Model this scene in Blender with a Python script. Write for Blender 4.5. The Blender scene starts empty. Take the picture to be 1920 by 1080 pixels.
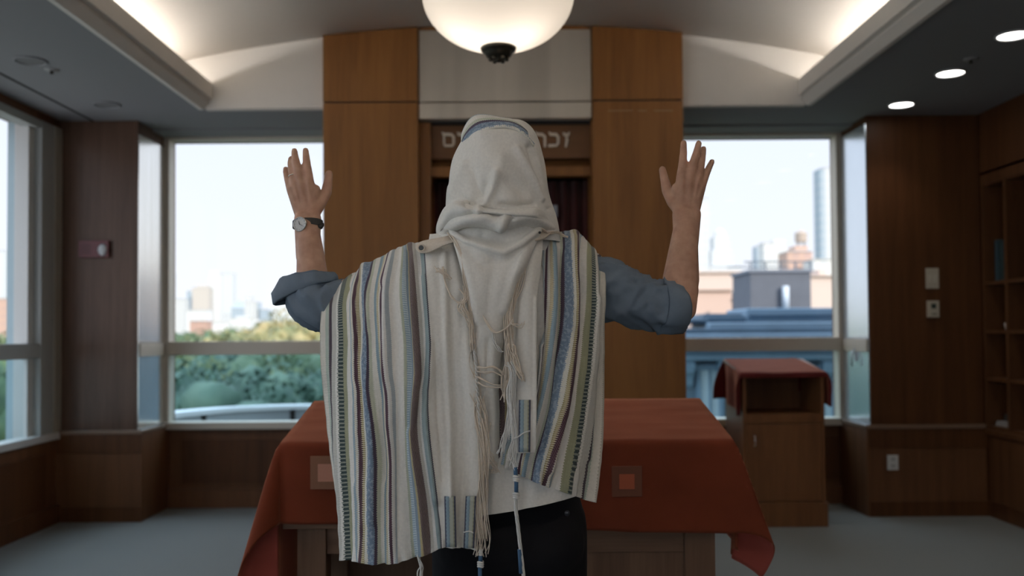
import bpy, bmesh, math, random
from mathutils import Vector, Matrix, noise
random.seed(7)
PI = math.pi
sc = bpy.context.scene
C = sc.collection

# ---------------------------------------------------------------- camera
F = 1700.0
CAM = Vector((0, 0, 1.36))
PITCH, ROLL, SHX, SHY = math.radians(1.4), math.radians(-0.4), 10 / 1920, 43.5 / 1920
cd = bpy.data.cameras.new('camera'); cam = bpy.data.objects.new('camera', cd); C.objects.link(cam)
CROT = Matrix.Rotation(PI / 2 + PITCH, 4, 'X') @ Matrix.Rotation(ROLL, 4, 'Z')
cam.matrix_world = Matrix.Translation(CAM) @ CROT
cd.sensor_width = 36; cd.lens = 36 * F / 1920; cd.shift_x = SHX; cd.shift_y = SHY
cd.clip_start = .05; cd.clip_end = 4000
cd.dof.use_dof = True; cd.dof.focus_distance = 2.08; cd.dof.aperture_fstop = 2.6
sc.camera = cam
def at(px, py, Y):
    d = Vector(((px - 960) / F + SHX * 1920 / F, -(py - 540) / F + SHY * 1920 / F, -1))
    d = CROT.to_3x3() @ d
    return CAM + d * (Y / d.y)
def topx(p):
    d = CROT.to_3x3().transposed() @ (Vector(p) - CAM)
    return (960 + (d.x / -d.z - SHX * 1920 / F) * F, 540 - (d.y / -d.z - SHY * 1920 / F) * F)

# ---------------------------------------------------------------- world, sun, exposure
W = bpy.data.worlds.new('sky'); sc.world = W; W.use_nodes = True
wn = W.node_tree; wn.nodes.clear()
wo = wn.nodes.new('ShaderNodeOutputWorld'); bg = wn.nodes.new('ShaderNodeBackground')
tc = wn.nodes.new('ShaderNodeTexCoord'); sx = wn.nodes.new('ShaderNodeSeparateXYZ'); cr = wn.nodes.new('ShaderNodeValToRGB')
wn.links.new(tc.outputs['Generated'], sx.inputs[0]); wn.links.new(sx.outputs['Z'], cr.inputs[0])
mrw = wn.nodes.new('ShaderNodeMapRange'); mrw.inputs[1].default_value = .22; mrw.inputs[2].default_value = .65; mrw.inputs[3].default_value = .87; mrw.inputs[4].default_value = 2.2
wn.links.new(sx.outputs['Z'], mrw.inputs[0]); wn.links.new(mrw.outputs[0], bg.inputs[1])
wn.links.new(cr.outputs[0], bg.inputs[0]); wn.links.new(bg.outputs[0], wo.inputs[0])
e = cr.color_ramp.elements
e[0].position = 0.0; e[0].color = (.92, .94, .98, 1)
e[1].position = .9; e[1].color = (.74, .86, 1.0, 1)
x = e.new(.22); x.color = (.82, .89, 1.0, 1)
sun = bpy.data.lights.new('sun', 'SUN'); sun.energy = 3.2; sun.angle = math.radians(.6); sun.color = (1, .9, .76)
so = bpy.data.objects.new('sun', sun); C.objects.link(so)
so.rotation_euler = Vector((-.55, .75, -.52)).to_track_quat('-Z', 'Y').to_euler()
vs = sc.view_settings; vs.view_transform = 'Standard'; vs.look = 'None'; vs.gamma = 1; vs.exposure = 0.38; vs.use_curve_mapping = False
sc.cycles.max_bounces = 8; sc.cycles.diffuse_bounces = 4; sc.cycles.transparent_max_bounces = 16
sc.cycles.sample_clamp_indirect = 4; sc.cycles.use_denoising = True
sc.cycles.caustics_reflective = False; sc.cycles.caustics_refractive = False

# ---------------------------------------------------------------- helpers
def tag(o, label=None, cat=None, group=None, kind=None):
    if label: o['label'] = label
    if cat: o['category'] = cat
    if group: o['group'] = group
    if kind: o['kind'] = kind
    return o
def thing(name, loc, label, cat, group=None):
    o = bpy.data.objects.new(name, None); C.objects.link(o); o.location = loc; o.empty_display_size = .05
    bpy.context.view_layer.update() if False else None
    o['wl'] = list(loc); return tag(o, label, cat, group)
def wl(o):
    return Vector(o['wl']) if 'wl' in o.keys() else Vector((0, 0, 0))
class MB:
    def __init__(s): s.v = []; s.f = []; s.m = []; s.uv = {}
    def add(s, vs_, fs_, mi=0, uvs=None):
        b = len(s.v); s.v += [Vector(p) for p in vs_]
        for f in fs_: s.f.append([b + i for i in f]); s.m.append(mi)
        if uvs:
            for i, u in enumerate(uvs): s.uv[b + i] = u
        return s
    def box(s, lo, hi, mi=0):
        x0, y0, z0 = lo; x1, y1, z1 = hi
        v = [(x0,y0,z0),(x1,y0,z0),(x1,y1,z0),(x0,y1,z0),(x0,y0,z1),(x1,y0,z1),(x1,y1,z1),(x0,y1,z1)]
        return s.add(v, [(0,3,2,1),(4,5,6,7),(0,1,5,4),(1,2,6,5),(2,3,7,6),(3,0,4,7)], mi)
    def prism(s, poly, a, b, axis='Y', mi=0):
        # poly: list of 2D points; extruded from a to b along axis
        def P(q, t):
            if axis == 'Y': return (q[0], t, q[1])
            if axis == 'X': return (t, q[0], q[1])
            return (q[0], q[1], t)
        n = len(poly); v = [P(q, a) for q in poly] + [P(q, b) for q in poly]
        f = [list(range(n)), list(range(2 * n - 1, n - 1, -1))] + [(i, i + n, (i + 1) % n + n, (i + 1) % n) for i in range(n)]
        return s.add(v, f, mi)
    def tube(s, pts, r, n=8, mi=0, closed=False, flat=None):
        pts = [Vector(p) for p in pts]; rs = r if isinstance(r, (list, tuple)) else [r] * len(pts)
        v = []; f = []; up = None
        for i, p in enumerate(pts):
            if closed: t = pts[(i + 1) % len(pts)] - pts[i - 1]
            else: t = pts[min(i + 1, len(pts) - 1)] - pts[max(i - 1, 0)]
            t.normalize()
            if up is None: up = t.orthogonal().normalized()
            up = (up - t * up.dot(t)); up = up.normalized() if up.length > 1e-6 else t.orthogonal().normalized()
            sd = t.cross(up)
            for k in range(n):
                a = 2 * PI * k / n; v.append(p + (up * math.cos(a) + sd * math.sin(a)) * rs[i])
        m = len(pts)
        for i in range(m if closed else m - 1):
            j = (i + 1) % m
            for k in range(n): f.append((i * n + k, i * n + (k + 1) % n, j * n + (k + 1) % n, j * n + k))
        if not closed:
            f.append(list(range(n - 1, -1, -1))); f.append([(m - 1) * n + k for k in range(n)])
        return s.add(v, f, mi)
    def lathe(s, prof, c, n=48, mi=0, M=None):
        v = []; f = []
        for (r, z) in prof:
            for k in range(n):
                a = 2 * PI * k / n; p = Vector((r * math.cos(a), r * math.sin(a), z))
                if M: p = M @ p
                v.append(Vector(c) + p)
        for i in range(len(prof) - 1):
            for k in range(n): f.append((i * n + k, i * n + (k + 1) % n, (i + 1) * n + (k + 1) % n, (i + 1) * n + k))
        return s.add(v, f, mi)
    def ball(s, c, r, n=12, sc_=(1, 1, 1), mi=0, M=None):
        prof = [(max(1e-4, math.sin(PI * i / n)) , math.cos(PI * i / n)) for i in range(n, -1, -1)]
        v = []; f = []; k_ = n * 2
        for (a, z) in prof:
            for k in range(k_):
                t = 2 * PI * k / k_; p = Vector((a * math.cos(t) * r * sc_[0], a * math.sin(t) * r * sc_[1], z * r * sc_[2]))
                if M: p = M @ p
                v.append(Vector(c) + p)
        for i in range(n):
            for k in range(k_): f.append((i * k_ + k, i * k_ + (k + 1) % k_, (i + 1) * k_ + (k + 1) % k_, (i + 1) * k_ + k))
        return s.add(v, f, mi)
    def build(s, name, mats, parent=None, smooth=False, bevel=0, sharp=True, origin=None):
        if not isinstance(mats, (list, tuple)): mats = [mats]
        if parent is not None: off = wl(parent)
        elif origin is not None: off = Vector(origin)
        else:
            xs = [p.x for p in s.v]; ys = [p.y for p in s.v]; zs = [p.z for p in s.v]
            off = Vector(((min(xs) + max(xs)) / 2, (min(ys) + max(ys)) / 2, min(zs)))
        me = bpy.data.meshes.new(name)
        me.from_pydata([p - off for p in s.v], [], s.f)
        for m in mats: me.materials.append(m)
        me.polygons.foreach_set('material_index', s.m)
        if s.uv:
            l = me.uv_layers.new(name='UVMap')
            for lp in me.loops: l.data[lp.index].uv = s.uv.get(lp.vertex_index, (0, 0))
        if smooth: me.polygons.foreach_set('use_smooth', [True] * len(me.polygons))
        me.update()
        bm = bmesh.new(); bm.from_mesh(me); bmesh.ops.recalc_face_normals(bm, faces=bm.faces); bm.to_mesh(me); bm.free()
        o = bpy.data.objects.new(name, me); C.objects.link(o)
        if parent is not None: o.parent = parent; o['wl'] = list(off)
        else: o.location = off; o['wl'] = list(off)
        if bevel:
            b = o.modifiers.new('b', 'BEVEL'); b.width = bevel; b.segments = 2; b.limit_method = 'ANGLE'
        return o
def struct(name, mb, mat, **k):
    return tag(mb.build(name, mat, **k), kind='structure')

# ---------------------------------------------------------------- materials
def newmat(name):
    m = bpy.data.materials.new(name); m.use_nodes = True; nt = m.node_tree
    b = nt.nodes['Principled BSDF']; return m, nt, b
def N(nt, t, **k):
    n = nt.nodes.new(t)
    for a, v in k.items(): setattr(n, a, v)
    return n
def math_(nt, op, a, b=None, c=None):
    n = nt.nodes.new('ShaderNodeMath'); n.operation = op
    for i, v in enumerate((a, b, c)):
        if v is None: continue
        if isinstance(v, (int, float)): n.inputs[i].default_value = v
        else: nt.links.new(v, n.inputs[i])
    return n.outputs[0]
def flat(name, col, rough=.6, metal=0, noise_=0.0, scale=20, bump=0.0, spec=.5, sheen=0):
    m, nt, b = newmat(name)
    b.inputs['Base Color'].default_value = (*col, 1); b.inputs['Roughness'].default_value = rough; b.inputs['Metallic'].default_value = metal
    b.inputs['Specular IOR Level'].default_value = spec
    if sheen: b.inputs['Sheen Weight'].default_value = sheen
    t = N(nt, 'ShaderNodeTexCoord'); n = N(nt, 'ShaderNodeTexNoise'); n.inputs['Scale'].default_value = scale; n.inputs['Detail'].default_value = 4
    nt.links.new(t.outputs['Object'], n.inputs['Vector'])
    mx = N(nt, 'ShaderNodeMixRGB'); mx.blend_type = 'MULTIPLY'; mx.inputs[1].default_value = (*col, 1)
    r = N(nt, 'ShaderNodeMapRange'); r.inputs[3].default_value = 1 - noise_; r.inputs[4].default_value = 1 + noise_
    nt.links.new(n.outputs[0], r.inputs[0]); mx.inputs[0].default_value = 1; nt.links.new(r.outputs[0], mx.inputs[2]); nt.links.new(mx.outputs[0], b.inputs['Base Color'])
    if bump:
        bp = N(nt, 'ShaderNodeBump'); bp.inputs['Strength'].default_value = bump; bp.inputs['Distance'].default_value = .01
        nt.links.new(n.outputs[0], bp.inputs['Height']); nt.links.new(bp.outputs[0], b.inputs['Normal'])
    return m
def wood(name, c1, c2, rough=.42, stretch=(14, 14, .7), panel=0):
    m, nt, b = newmat(name)
    t = N(nt, 'ShaderNodeNewGeometry'); mp = N(nt, 'ShaderNodeMapping'); mp.inputs['Scale'].default_value = stretch
    nt.links.new(t.outputs['Position'], mp.inputs[0])
    n1 = N(nt, 'ShaderNodeTexNoise'); n1.inputs['Scale'].default_value = 1.0; n1.inputs['Detail'].default_value = 6; n1.inputs['Distortion'].default_value = .6
    nt.links.new(mp.outputs[0], n1.inputs['Vector'])
    mp2 = N(nt, 'ShaderNodeMapping'); mp2.inputs['Scale'].default_value = tuple(q * 9 for q in stretch); nt.links.new(t.outputs['Position'], mp2.inputs[0])
    n2 = N(nt, 'ShaderNodeTexNoise'); n2.inputs['Scale'].default_value = 1.0; n2.inputs['Detail'].default_value = 3
    nt.links.new(mp2.outputs[0], n2.inputs['Vector'])
    s = math_(nt, 'ADD', math_(nt, 'MULTIPLY', n1.outputs[0], .7), math_(nt, 'MULTIPLY', n2.outputs[0], .3))
    r = N(nt, 'ShaderNodeValToRGB'); r.color_ramp.elements[0].position = .32; r.color_ramp.elements[1].position = .68
    r.color_ramp.elements[0].color = (*c1, 1); r.color_ramp.elements[1].color = (*c2, 1)
    nt.links.new(s, r.inputs[0]); nt.links.new(r.outputs[0], b.inputs['Base Color'])
    b.inputs['Roughness'].default_value = rough; b.inputs['Specular IOR Level'].default_value = .28
    bp = N(nt, 'ShaderNodeBump'); bp.inputs['Strength'].default_value = .06; bp.inputs['Distance'].default_value = .002
    nt.links.new(n2.outputs[0], bp.inputs['Height']); nt.links.new(bp.outputs[0], b.inputs['Normal'])
    return m
def emit(name, col, st):
    m, nt, b = newmat(name); b.inputs['Base Color'].default_value = (*col, 1)
    b.inputs['Emission Color'].default_value = (*col, 1); b.inputs['Emission Strength'].default_value = st; return m
def glass(name, tint=(1, 1, 1), refl=.05):
    m = bpy.data.materials.new(name); m.use_nodes = True; nt = m.node_tree; nt.nodes.clear()
    o = N(nt, 'ShaderNodeOutputMaterial'); mx = N(nt, 'ShaderNodeMixShader'); tr = N(nt, 'ShaderNodeBsdfTransparent'); gl = N(nt, 'ShaderNodeBsdfGlossy')
    tr.inputs[0].default_value = (*tint, 1); gl.inputs['Roughness'].default_value = .02; mx.inputs[0].default_value = refl
    nt.links.new(tr.outputs[0], mx.inputs[1]); nt.links.new(gl.outputs[0], mx.inputs[2]); nt.links.new(mx.outputs[0], o.inputs[0]); return m

M_ark = wood('ark_veneer', (.20, .082, .022), (.31, .135, .038), stretch=(9, 9, .45))
M_wood = wood('wall_veneer', (.070, .026, .009), (.115, .045, .016), rough=.45)
M_col = wood('column_veneer', (.085, .048, .032), (.15, .086, .058), rough=.3)
M_reveal = wood('reveal_laminate', (.40, .37, .33), (.52, .48, .43), rough=.22)
M_case = wood('bookcase_wood', (.075, .029, .011), (.125, .052, .020), rough=.45)
M_hwood = wood('table_wood', (.12, .065, .038), (.22, .125, .075), stretch=(.8, 14, 14))
M_vwood = wood('leg_wood', (.12, .065, .038), (.20, .115, .07))
M_lect = wood('lectern_wood', (.13, .052, .020), (.22, .095, .036))
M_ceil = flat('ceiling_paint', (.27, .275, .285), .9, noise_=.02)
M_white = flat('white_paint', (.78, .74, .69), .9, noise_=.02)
M_alu = flat('window_frame_paint', (.62, .56, .47), .45, metal=.2, noise_=.02)
M_white_fr = flat('pale_frame', (.62, .62, .60), .5, noise_=.02)
M_dark = flat('dark_gap', (.012, .010, .009), .8)
M_glass = glass('window_glass', (.985, .99, 1.0), .006)
M_glass_low = glass('lower_window_glass', (.84, .93, .96), .01)
def steel():
    m, nt, b = newmat('brushed_steel')
    t = N(nt, 'ShaderNodeNewGeometry'); mp = N(nt, 'ShaderNodeMapping'); mp.inputs['Scale'].default_value = (400, 400, 2)
    nt.links.new(t.outputs['Position'], mp.inputs[0]); n = N(nt, 'ShaderNodeTexNoise'); n.inputs['Scale'].default_value = 1; nt.links.new(mp.outputs[0], n.inputs['Vector'])
    mp2 = N(nt, 'ShaderNodeMapping'); mp2.inputs['Scale'].default_value = (5, 5, .2); nt.links.new(t.outputs['Position'], mp2.inputs[0])
    n2 = N(nt, 'ShaderNodeTexNoise'); n2.inputs['Scale'].default_value = 1; nt.links.new(mp2.outputs[0], n2.inputs['Vector'])
    r = N(nt, 'ShaderNodeValToRGB'); r.color_ramp.elements[0].position = .3; r.color_ramp.elements[1].position = .7
    r.color_ramp.elements[0].color = (.54, .49, .42, 1); r.color_ramp.elements[1].color = (.74, .67, .58, 1)
    nt.links.new(n2.outputs[0], r.inputs[0]); nt.links.new(r.outputs[0], b.inputs['Base Color'])
    b.inputs['Metallic'].default_value = .35; b.inputs['Roughness'].default_value = .40; b.inputs['Anisotropic'].default_value = .5
    bp = N(nt, 'ShaderNodeBump'); bp.inputs['Strength'].default_value = .1; bp.inputs['Distance'].default_value = .001
    nt.links.new(n.outputs[0], bp.inputs['Height']); nt.links.new(bp.outputs[0], b.inputs['Normal']); return m
M_steel = steel()
def carpet():
    m, nt, b = newmat('carpet')
    t = N(nt, 'ShaderNodeTexCoord'); n = N(nt, 'ShaderNodeTexNoise'); n.inputs['Scale'].default_value = 260; n.inputs['Detail'].default_value = 3
    g = N(nt, 'ShaderNodeNewGeometry'); nt.links.new(g.outputs['Position'], n.inputs['Vector'])
    w = N(nt, 'ShaderNodeTexWave'); w.inputs['Scale'].default_value = 14; w.inputs['Distortion'].default_value = 1.5; nt.links.new(g.outputs['Position'], w.inputs['Vector'])
    s = math_(nt, 'ADD', math_(nt, 'MULTIPLY', n.outputs[0], .7), math_(nt, 'MULTIPLY', w.outputs[0], .2))
    r = N(nt, 'ShaderNodeValToRGB'); r.color_ramp.elements[0].color = (.17, .18, .18, 1); r.color_ramp.elements[1].color = (.30, .315, .31, 1)
    nt.links.new(s, r.inputs[0]); nt.links.new(r.outputs[0], b.inputs['Base Color']); b.inputs['Roughness'].default_value = 1; b.inputs['Specular IOR Level'].default_value = .1
    bp = N(nt, 'ShaderNodeBump'); bp.inputs['Strength'].default_value = .5; bp.inputs['Distance'].default_value = .005
    nt.links.new(n.outputs[0], bp.inputs['Height']); nt.links.new(bp.outputs[0], b.inputs['Normal']); return m
M_carpet = carpet()

# ================================================================= THE ROOM
CZ = 2.96; YB = 7.22; YC = 6.70; XL = -3.31; XR = 3.51; YR = -3.2
HX = 2.13; BY = 6.36; RY = -1.8
CLX, CRX = -2.73, 2.68     # column inner edges
SILL = .62; HEAD = 2.935
struct('floor', MB().box((XL - .3, YR - .2, -.1), (XR + .4, YB + .3, 0)), M_carpet)
mb = MB()
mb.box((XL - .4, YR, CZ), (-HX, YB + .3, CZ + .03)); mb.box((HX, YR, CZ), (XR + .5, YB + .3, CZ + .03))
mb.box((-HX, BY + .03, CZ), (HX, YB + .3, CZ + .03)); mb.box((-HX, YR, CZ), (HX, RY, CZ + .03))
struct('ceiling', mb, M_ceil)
# vault
VX = 2.62
def vz(x): return 3.53 - .0442 * x * x
mb = MB(); n = 40
v = []; f = []
for i in range(n + 1):
    x = -VX + 2 * VX * i / n
    v += [(x, RY - .05, vz(x)), (x, BY + .9, vz(x)), (x, RY - .05, vz(x) + .05), (x, BY + .9, vz(x) + .05)]
for i in range(n):
    a = 4 * i; b = a + 4
    f += [(a, b, b + 1, a + 1), (a + 2, a + 3, b + 3, b + 2), (a, a + 2, b + 2, b), (a + 1, b + 1, b + 3, a + 3)]
mb.add(v, f); struct('ceiling_vault', mb, M_white, smooth=False).data.polygons.foreach_set('use_smooth', [True] * (4 * n))
# white gable band at the far end and near end of the vault (left and right of the ark)
AX0, AX1 = -1.274, 1.243; AY = 6.3
def band(x0, x1, y0, y1):
    m = 16; top = [(x0 + (x1 - x0) * i / m, vz(x0 + (x1 - x0) * i / m) + .01) for i in range(m + 1)]; lo, hi = CZ - .003, CZ + .02
    left = [(-2.12, hi), (-2.12, lo)] if x0 < -2.12 else [(x0, lo)]; right = [(2.12, lo), (2.12, hi)] if x1 > 2.12 else [(x1, lo)]
    poly = ([(x0, hi)] if x0 < -2.12 else []) + left + right + ([(x1, hi)] if x1 > 2.12 else []) + top[::-1]
    return MB().prism(poly, y0, y1)
mb = band(-VX, AX0, BY, BY + .06); t_ = band(AX1, VX, BY, BY + .06); mb.add(t_.v, t_.f); t_ = band(AX0, AX1, BY + .6, BY + .66); mb.add(t_.v, t_.f)
struct('trim_1', mb, M_white)
struct('trim_2', band(-VX, VX, RY - .06, RY), M_white)
# cove lips
for sgn, nm in ((-1, 'trim_3'), (1, 'trim_4')):
    pr = [(2.13, 2.95), (2.088, 2.998), (2.10, 3.004), (2.10, 3.02), (2.066, 3.026), (2.066, 3.135), (2.10, 3.135), (2.16, 2.99), (2.16, 2.95)]
    struct(nm, MB().prism([(sgn * a, b) for a, b in pr], RY, BY - .001), M_white)
    mb = MB().box((min(sgn * 2.16, sgn * VX), RY, 2.99), (max(sgn * 2.16, sgn * VX), BY, 3.0))
    mb.box((min(sgn * VX, sgn * (VX + .03)), RY, 2.99), (max(sgn * VX, sgn * (VX + .03)), BY, 3.3))
    struct('trim_5' if sgn < 0 else 'trim_6', mb, M_white)
M_cove = emit('cove_light_tube', (1, .955, .90), 26.0)
for sgn in (-1, 1):
    mb = MB(); mb.tube([(sgn * 2.36, RY + .1, 3.035), (sgn * 2.36, BY - .12, 3.035)], .016, 10)
    o = mb.build('cove_light', M_cove, smooth=True)
    tag(o, 'warm white light tube hidden in the ceiling cove on the ' + ('park window side' if sgn < 0 else 'bookcase side'), 'cove light', 'cove lights behind the ceiling lips')

# back wall under the windows + piers
PAN = wood('sill_panel', (.105, .044, .019), (.165, .072, .031), rough=.45)
mb = MB(); mb.box((XL, YB, 0), (XR, YB + .2, SILL - .01)); mb.box((XL - .2, YB + .0, 0), (CLX - .02, YB + .3, CZ)); mb.box((CRX + .02, YB, 0), (XR + .4, YB + .3, CZ)); mb.box((XL, YB, HEAD + .02), (XR, YB + .3, CZ + .3))
struct('wall_back', mb, PAN)
# columns at both corners (veneer face, pale reveal on the window side)
mb = MB(); mb.box((XL - .02, YC, SILL + .05), (CLX, YB, CZ - .002)); struct('wall_corner_park_side', mb, M_col)
mb = MB(); mb.box((CRX, YC, SILL + .05), (XR + .02, YB, CZ - .002)); struct('wall_corner_bookcase_side', mb, M_wood)
M_lrev = wood('left_reveal_veneer', (.80, .77, .70), (.92, .90, .85), rough=.17)
M_lrev.node_tree.nodes['Principled BSDF'].inputs['Metallic'].default_value = .85
M_lrev.node_tree.nodes['Principled BSDF'].inputs['Coat Weight'].default_value = 1.0; M_lrev.node_tree.nodes['Principled BSDF'].inputs['Coat Roughness'].default_value = .22
M_rrev = flat('right_reveal_paint', (.70, .79, .88), .2, metal=.75, noise_=.04, scale=6)
M_rrev.node_tree.nodes['Principled BSDF'].inputs['Coat Weight'].default_value = 1.0; M_rrev.node_tree.nodes['Principled BSDF'].inputs['Coat Roughness'].default_value = .22
struct('trim_7', MB().box((CLX, YC + .006, SILL + .055), (CLX + .008, YB - .02, 2.86)), M_lrev)
struct('trim_8', MB().box((CRX - .008, YC + .006, SILL + .055), (CRX, YB - .02, 2.90)), M_rrev)
# wainscot: caps, panels and baseboards
def wains(x0, x1, y, nm, capm, base=.1, recess=.0):
    mb = MB(); mb.box((x0, y, 0), (x1, y + .05, SILL))
    return struct(nm, mb, PAN)
mb = MB(); mb.box((XL, YC - .03, 0), (CLX + .045, YB, SILL + .02)); struct('wall_pedestal_park_side', mb, PAN)
mb = MB(); mb.box((CRX - .045, YC - .03, 0), (XR, YB, SILL + .02)); struct('wall_pedestal_bookcase_side', mb, PAN)
def cap(x0, x1, y0, y1, nm, m): struct(nm, MB().box((x0, y0, SILL + .02), (x1, y1, SILL + .05)), m, bevel=.004)
M_cap = flat('sill_cap', (.20, .13, .09), .25, noise_=.05)
cap(XL, CLX + .055, YC - .042, YB, 'trim_9', M_cap); cap(CRX - .055, XR, YC - .042, YB, 'trim_10', M_cap)
for (x0, x1, nm) in ((XL, CLX + .03, 'trim_11'), (CRX - .03, XR, 'trim_12')):
    mb = MB(); mb.box((x0, YC - .036, .50), (x1 + .02, YC - .03, SILL + .02)); mb.box((x0, YC - .036, 0), (x1 + .02, YC - .03, .11)); struct(nm, mb, M_wood)
mb = MB(); mb.box((CLX + .045, YB - .04, 0), (CRX - .045, YB, .14)); mb.box((CLX + .045, YB - .02, .14), (CRX - .045, YB, .155)); struct('baseboard_back', mb, PAN)
mb = MB()
for x0 in (-2.68, -1.42, 1.36, 2.10): mb.box((x0 + .10, YB - .012, .19), (x0 + .10 + (1.05 if x0 < 0 else .6), YB, .53))
struct('trim_13', mb, M_wood)
# back windows
def bwin(x0, x1, nm, m):
    w = MB(); y0, y1 = YB - .02, YB + .10
    w.box((x0, y0, SILL + .0), (x0 + .045, y1, HEAD)); w.box((x1 - .045, y0, SILL), (x1, y1, HEAD))
    w.box((x0, y0, HEAD - .012), (x1, y1, HEAD + .03)); w.box((x0, y0 - .05, SILL), (x1, y1, SILL + .055))
    w.box((x0 + .045, y0 - .012, 1.205), (x1 - .045, y1, 1.312))
    o = struct(nm, w, m, bevel=.004)
    g = MB().box((x0 + .04, YB + .04, 1.30), (x1 - .04, YB + .048, HEAD)); p = g.build('window_pane', M_glass, o)
    g = MB().box((x0 + .04, YB + .04, SILL + .05), (x1 - .04, YB + .048, 1.215)); p = g.build('window_pane', M_glass_low, o)
    return o
bwin(CLX, AX0 - .10, 'window_1', M_alu); bwin(AX1 + .10, CRX, 'window_2', M_alu)
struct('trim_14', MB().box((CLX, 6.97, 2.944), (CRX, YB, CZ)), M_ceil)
struct('trim_15', MB().box((-3.075, YR + .2, CZ - .003), (-3.055, YC, CZ + .0)), M_dark)

# left wall: long window band
LW = [(6.36, 6.34)]
mb = MB(); mb.box((XL - .25, YR, 0), (XL, YB, SILL - .0)); mb.box((XL - .25, YR, 2.90), (XL, YB, CZ + .02)); mb.box((XL - .25, 6.72, SILL), (XL - .02, YB, 2.9)); mb.box((XL - .25, YR, SILL), (XL, YR + .3, 2.9))
struct('wall_left', mb, PAN)
M_jamb = flat('jamb_paint', (.40, .42, .41), .5, noise_=.02); M_jamb2 = flat('jamb_edge', (.36, .33, .27), .6)
M_teal = flat('teal_frame', (.30, .40, .44), .5, noise_=.02)
w = MB(); w.box((XL - .10, 6.42, SILL), (XL + .012, 6.60, 2.9), 0); w.box((XL - .10, 6.60, SILL), (XL + .022, 6.70, 2.9), 1)
w.box((XL - .14, 6.34, SILL), (XL - .04, 6.42, 2.9), 2)
w.box((XL - .10, YR + .3, 2.84), (XL + .006, 6.42, 2.9), 0); w.box((XL - .10, YR + .3, SILL - .01), (XL + .03, 6.70, SILL + .04), 2)
w.box((XL - .08, YR + .3, 1.205), (XL + .006, 6.42, 1.312), 0)
for yy in (4.2, 2.1, 0.0, -2.0): w.box((XL - .10, yy, SILL), (XL + .0, yy + .08, 2.9), 0)
o = struct('window_3', w, [M_jamb, M_jamb2, M_white_fr], bevel=.003)
MB().box((XL - .07, YR + .3, 1.3), (XL - .062, 6.36, 2.88)).build('window_pane', M_glass, o)
MB().box((XL - .07, YR + .3, SILL), (XL - .062, 6.36, 1.21)).build('window_pane', M_glass_low, o)
mb = MB()
for y0 in (5.35, 4.0, 2.6, 1.2): mb.box((XL, y0, .16), (XL + .012, y0 + 1.15, .52))
struct('trim_16', mb, M_wood); struct('baseboard_left', MB().box((XL, YR, 0), (XL + .03, YC - .03, .13)), M_wood)
# right and rear walls
mb = MB(); mb.box((XR + .36, YR, 0), (XR + .5, YB, CZ)); mb.box((XR, YR, 2.50), (XR + .36, 6.69, CZ)); mb.box((XR, YR, 0), (XR + .36, 3.4, 2.5)); mb.box((XR, 6.70, 0), (XR + .36, YB, CZ))
struct('wall_right', mb, M_wood)
mb = MB(); mb.box((XL - .25, YR - .2, 0), (XR + .5, YR, .7)); mb.box((XL - .25, YR - .2, 2.7), (XR + .5, YR, CZ + .9)); mb.box((XL - .25, YR - .2, .7), (-2.9, YR, 2.7)); mb.box((2.2, YR - .2, .7), (XR + .5, YR, 2.7))
struct('wall_rear', mb, M_white)
w = MB(); w.box((-2.9, YR - .12, .7), (2.2, YR - .02, .76)); w.box((-2.9, YR - .12, 2.64), (2.2, YR - .02, 2.7))  # unseen rear window, added to let light onto the person's back
for xx in (-2.9, -1.2, .45, 2.14): w.box((xx, YR - .12, .76), (xx + .06, YR - .02, 2.64))
o = struct('window_rear_fill', w, M_alu); MB().box((-2.88, YR - .08, .74), (2.18, YR - .07, 2.66)).build('window_pane', M_glass, o)

# ================================================================= ARK
ark = thing('torah_ark', (-.015, 6.75, 0), 'tall wooden ark cabinet with steel panels and recessed curtain between the two city windows', 'ark')
def pillar(x0, x1, name, seam=2.96):
    pass
SE = at(700, 191, AY).z
x_l1 = at(784, 300, AY).x; x_r0 = at(1112, 300, AY).x
def topped(x0, x1, z0, y0, y1, mat, name, drop=.004):
    m = 10; poly = [(x0, z0)] + [(x0 + (x1 - x0) * i / m, vz(x0 + (x1 - x0) * i / m) - drop) for i in range(m + 1)] + [(x1, z0)]
    return MB().prism(poly, y0, y1).build(name, mat, ark)
for x0, x1 in ((AX0, x_l1), (x_r0, AX1)):
    MB().box((x0, AY, 0.1), (x1, AY + .85, SE - .006)).build('side_pillar', M_ark, ark, bevel=.002)
    topped(x0, x1, SE + .004, AY, AY + .85, M_ark, 'top_block')
    MB().box((x0 + .01, AY + .01, SE - .01), (x1 - .01, AY + .8, SE + .008)).build('shadow_gap', M_dark, ark)
    MB().box((x0, AY - .012, 0), (x1, AY + .85, .1)).build('plinth', M_ark, ark)
ix0, ix1 = x_l1 + .008, x_r0 - .008
zs2 = at(950, 222, AY + .02).z
MB().box((ix0, AY + .02, SE + .004), (ix1, AY + .12, vz(.65) - .02)).build('steel_panel', M_steel, ark)
topped(ix0, ix1, vz(.65) - .018, AY + .015, AY + .1, M_ark, 'crown_strip')
MB().box((ix0, AY + .012, zs2), (ix1, AY + .12, SE - .008)).build('steel_strip', M_steel, ark, bevel=.002)
MB().box((ix0, AY + .10, zs2 - .02), (ix1, AY + .6, vz(.65) - .02)).build('inner_box', M_dark, ark)
YH = AY + .14
jl = at(808, 300, YH - .03).x; jr = at(1108, 300, YH - .03).x
MB().box((x_l1, YH - .06, .1), (jl, YH + .5, zs2 - .01)).build('jamb', M_ark, ark)
MB().box((jr, YH - .06, .1), (x_r0, YH + .5, zs2 - .01)).build('jamb', M_ark, ark)
M_head = wood('header_wood', (.13, .058, .022), (.19, .088, .034), stretch=(.8, 14, 14))
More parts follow.
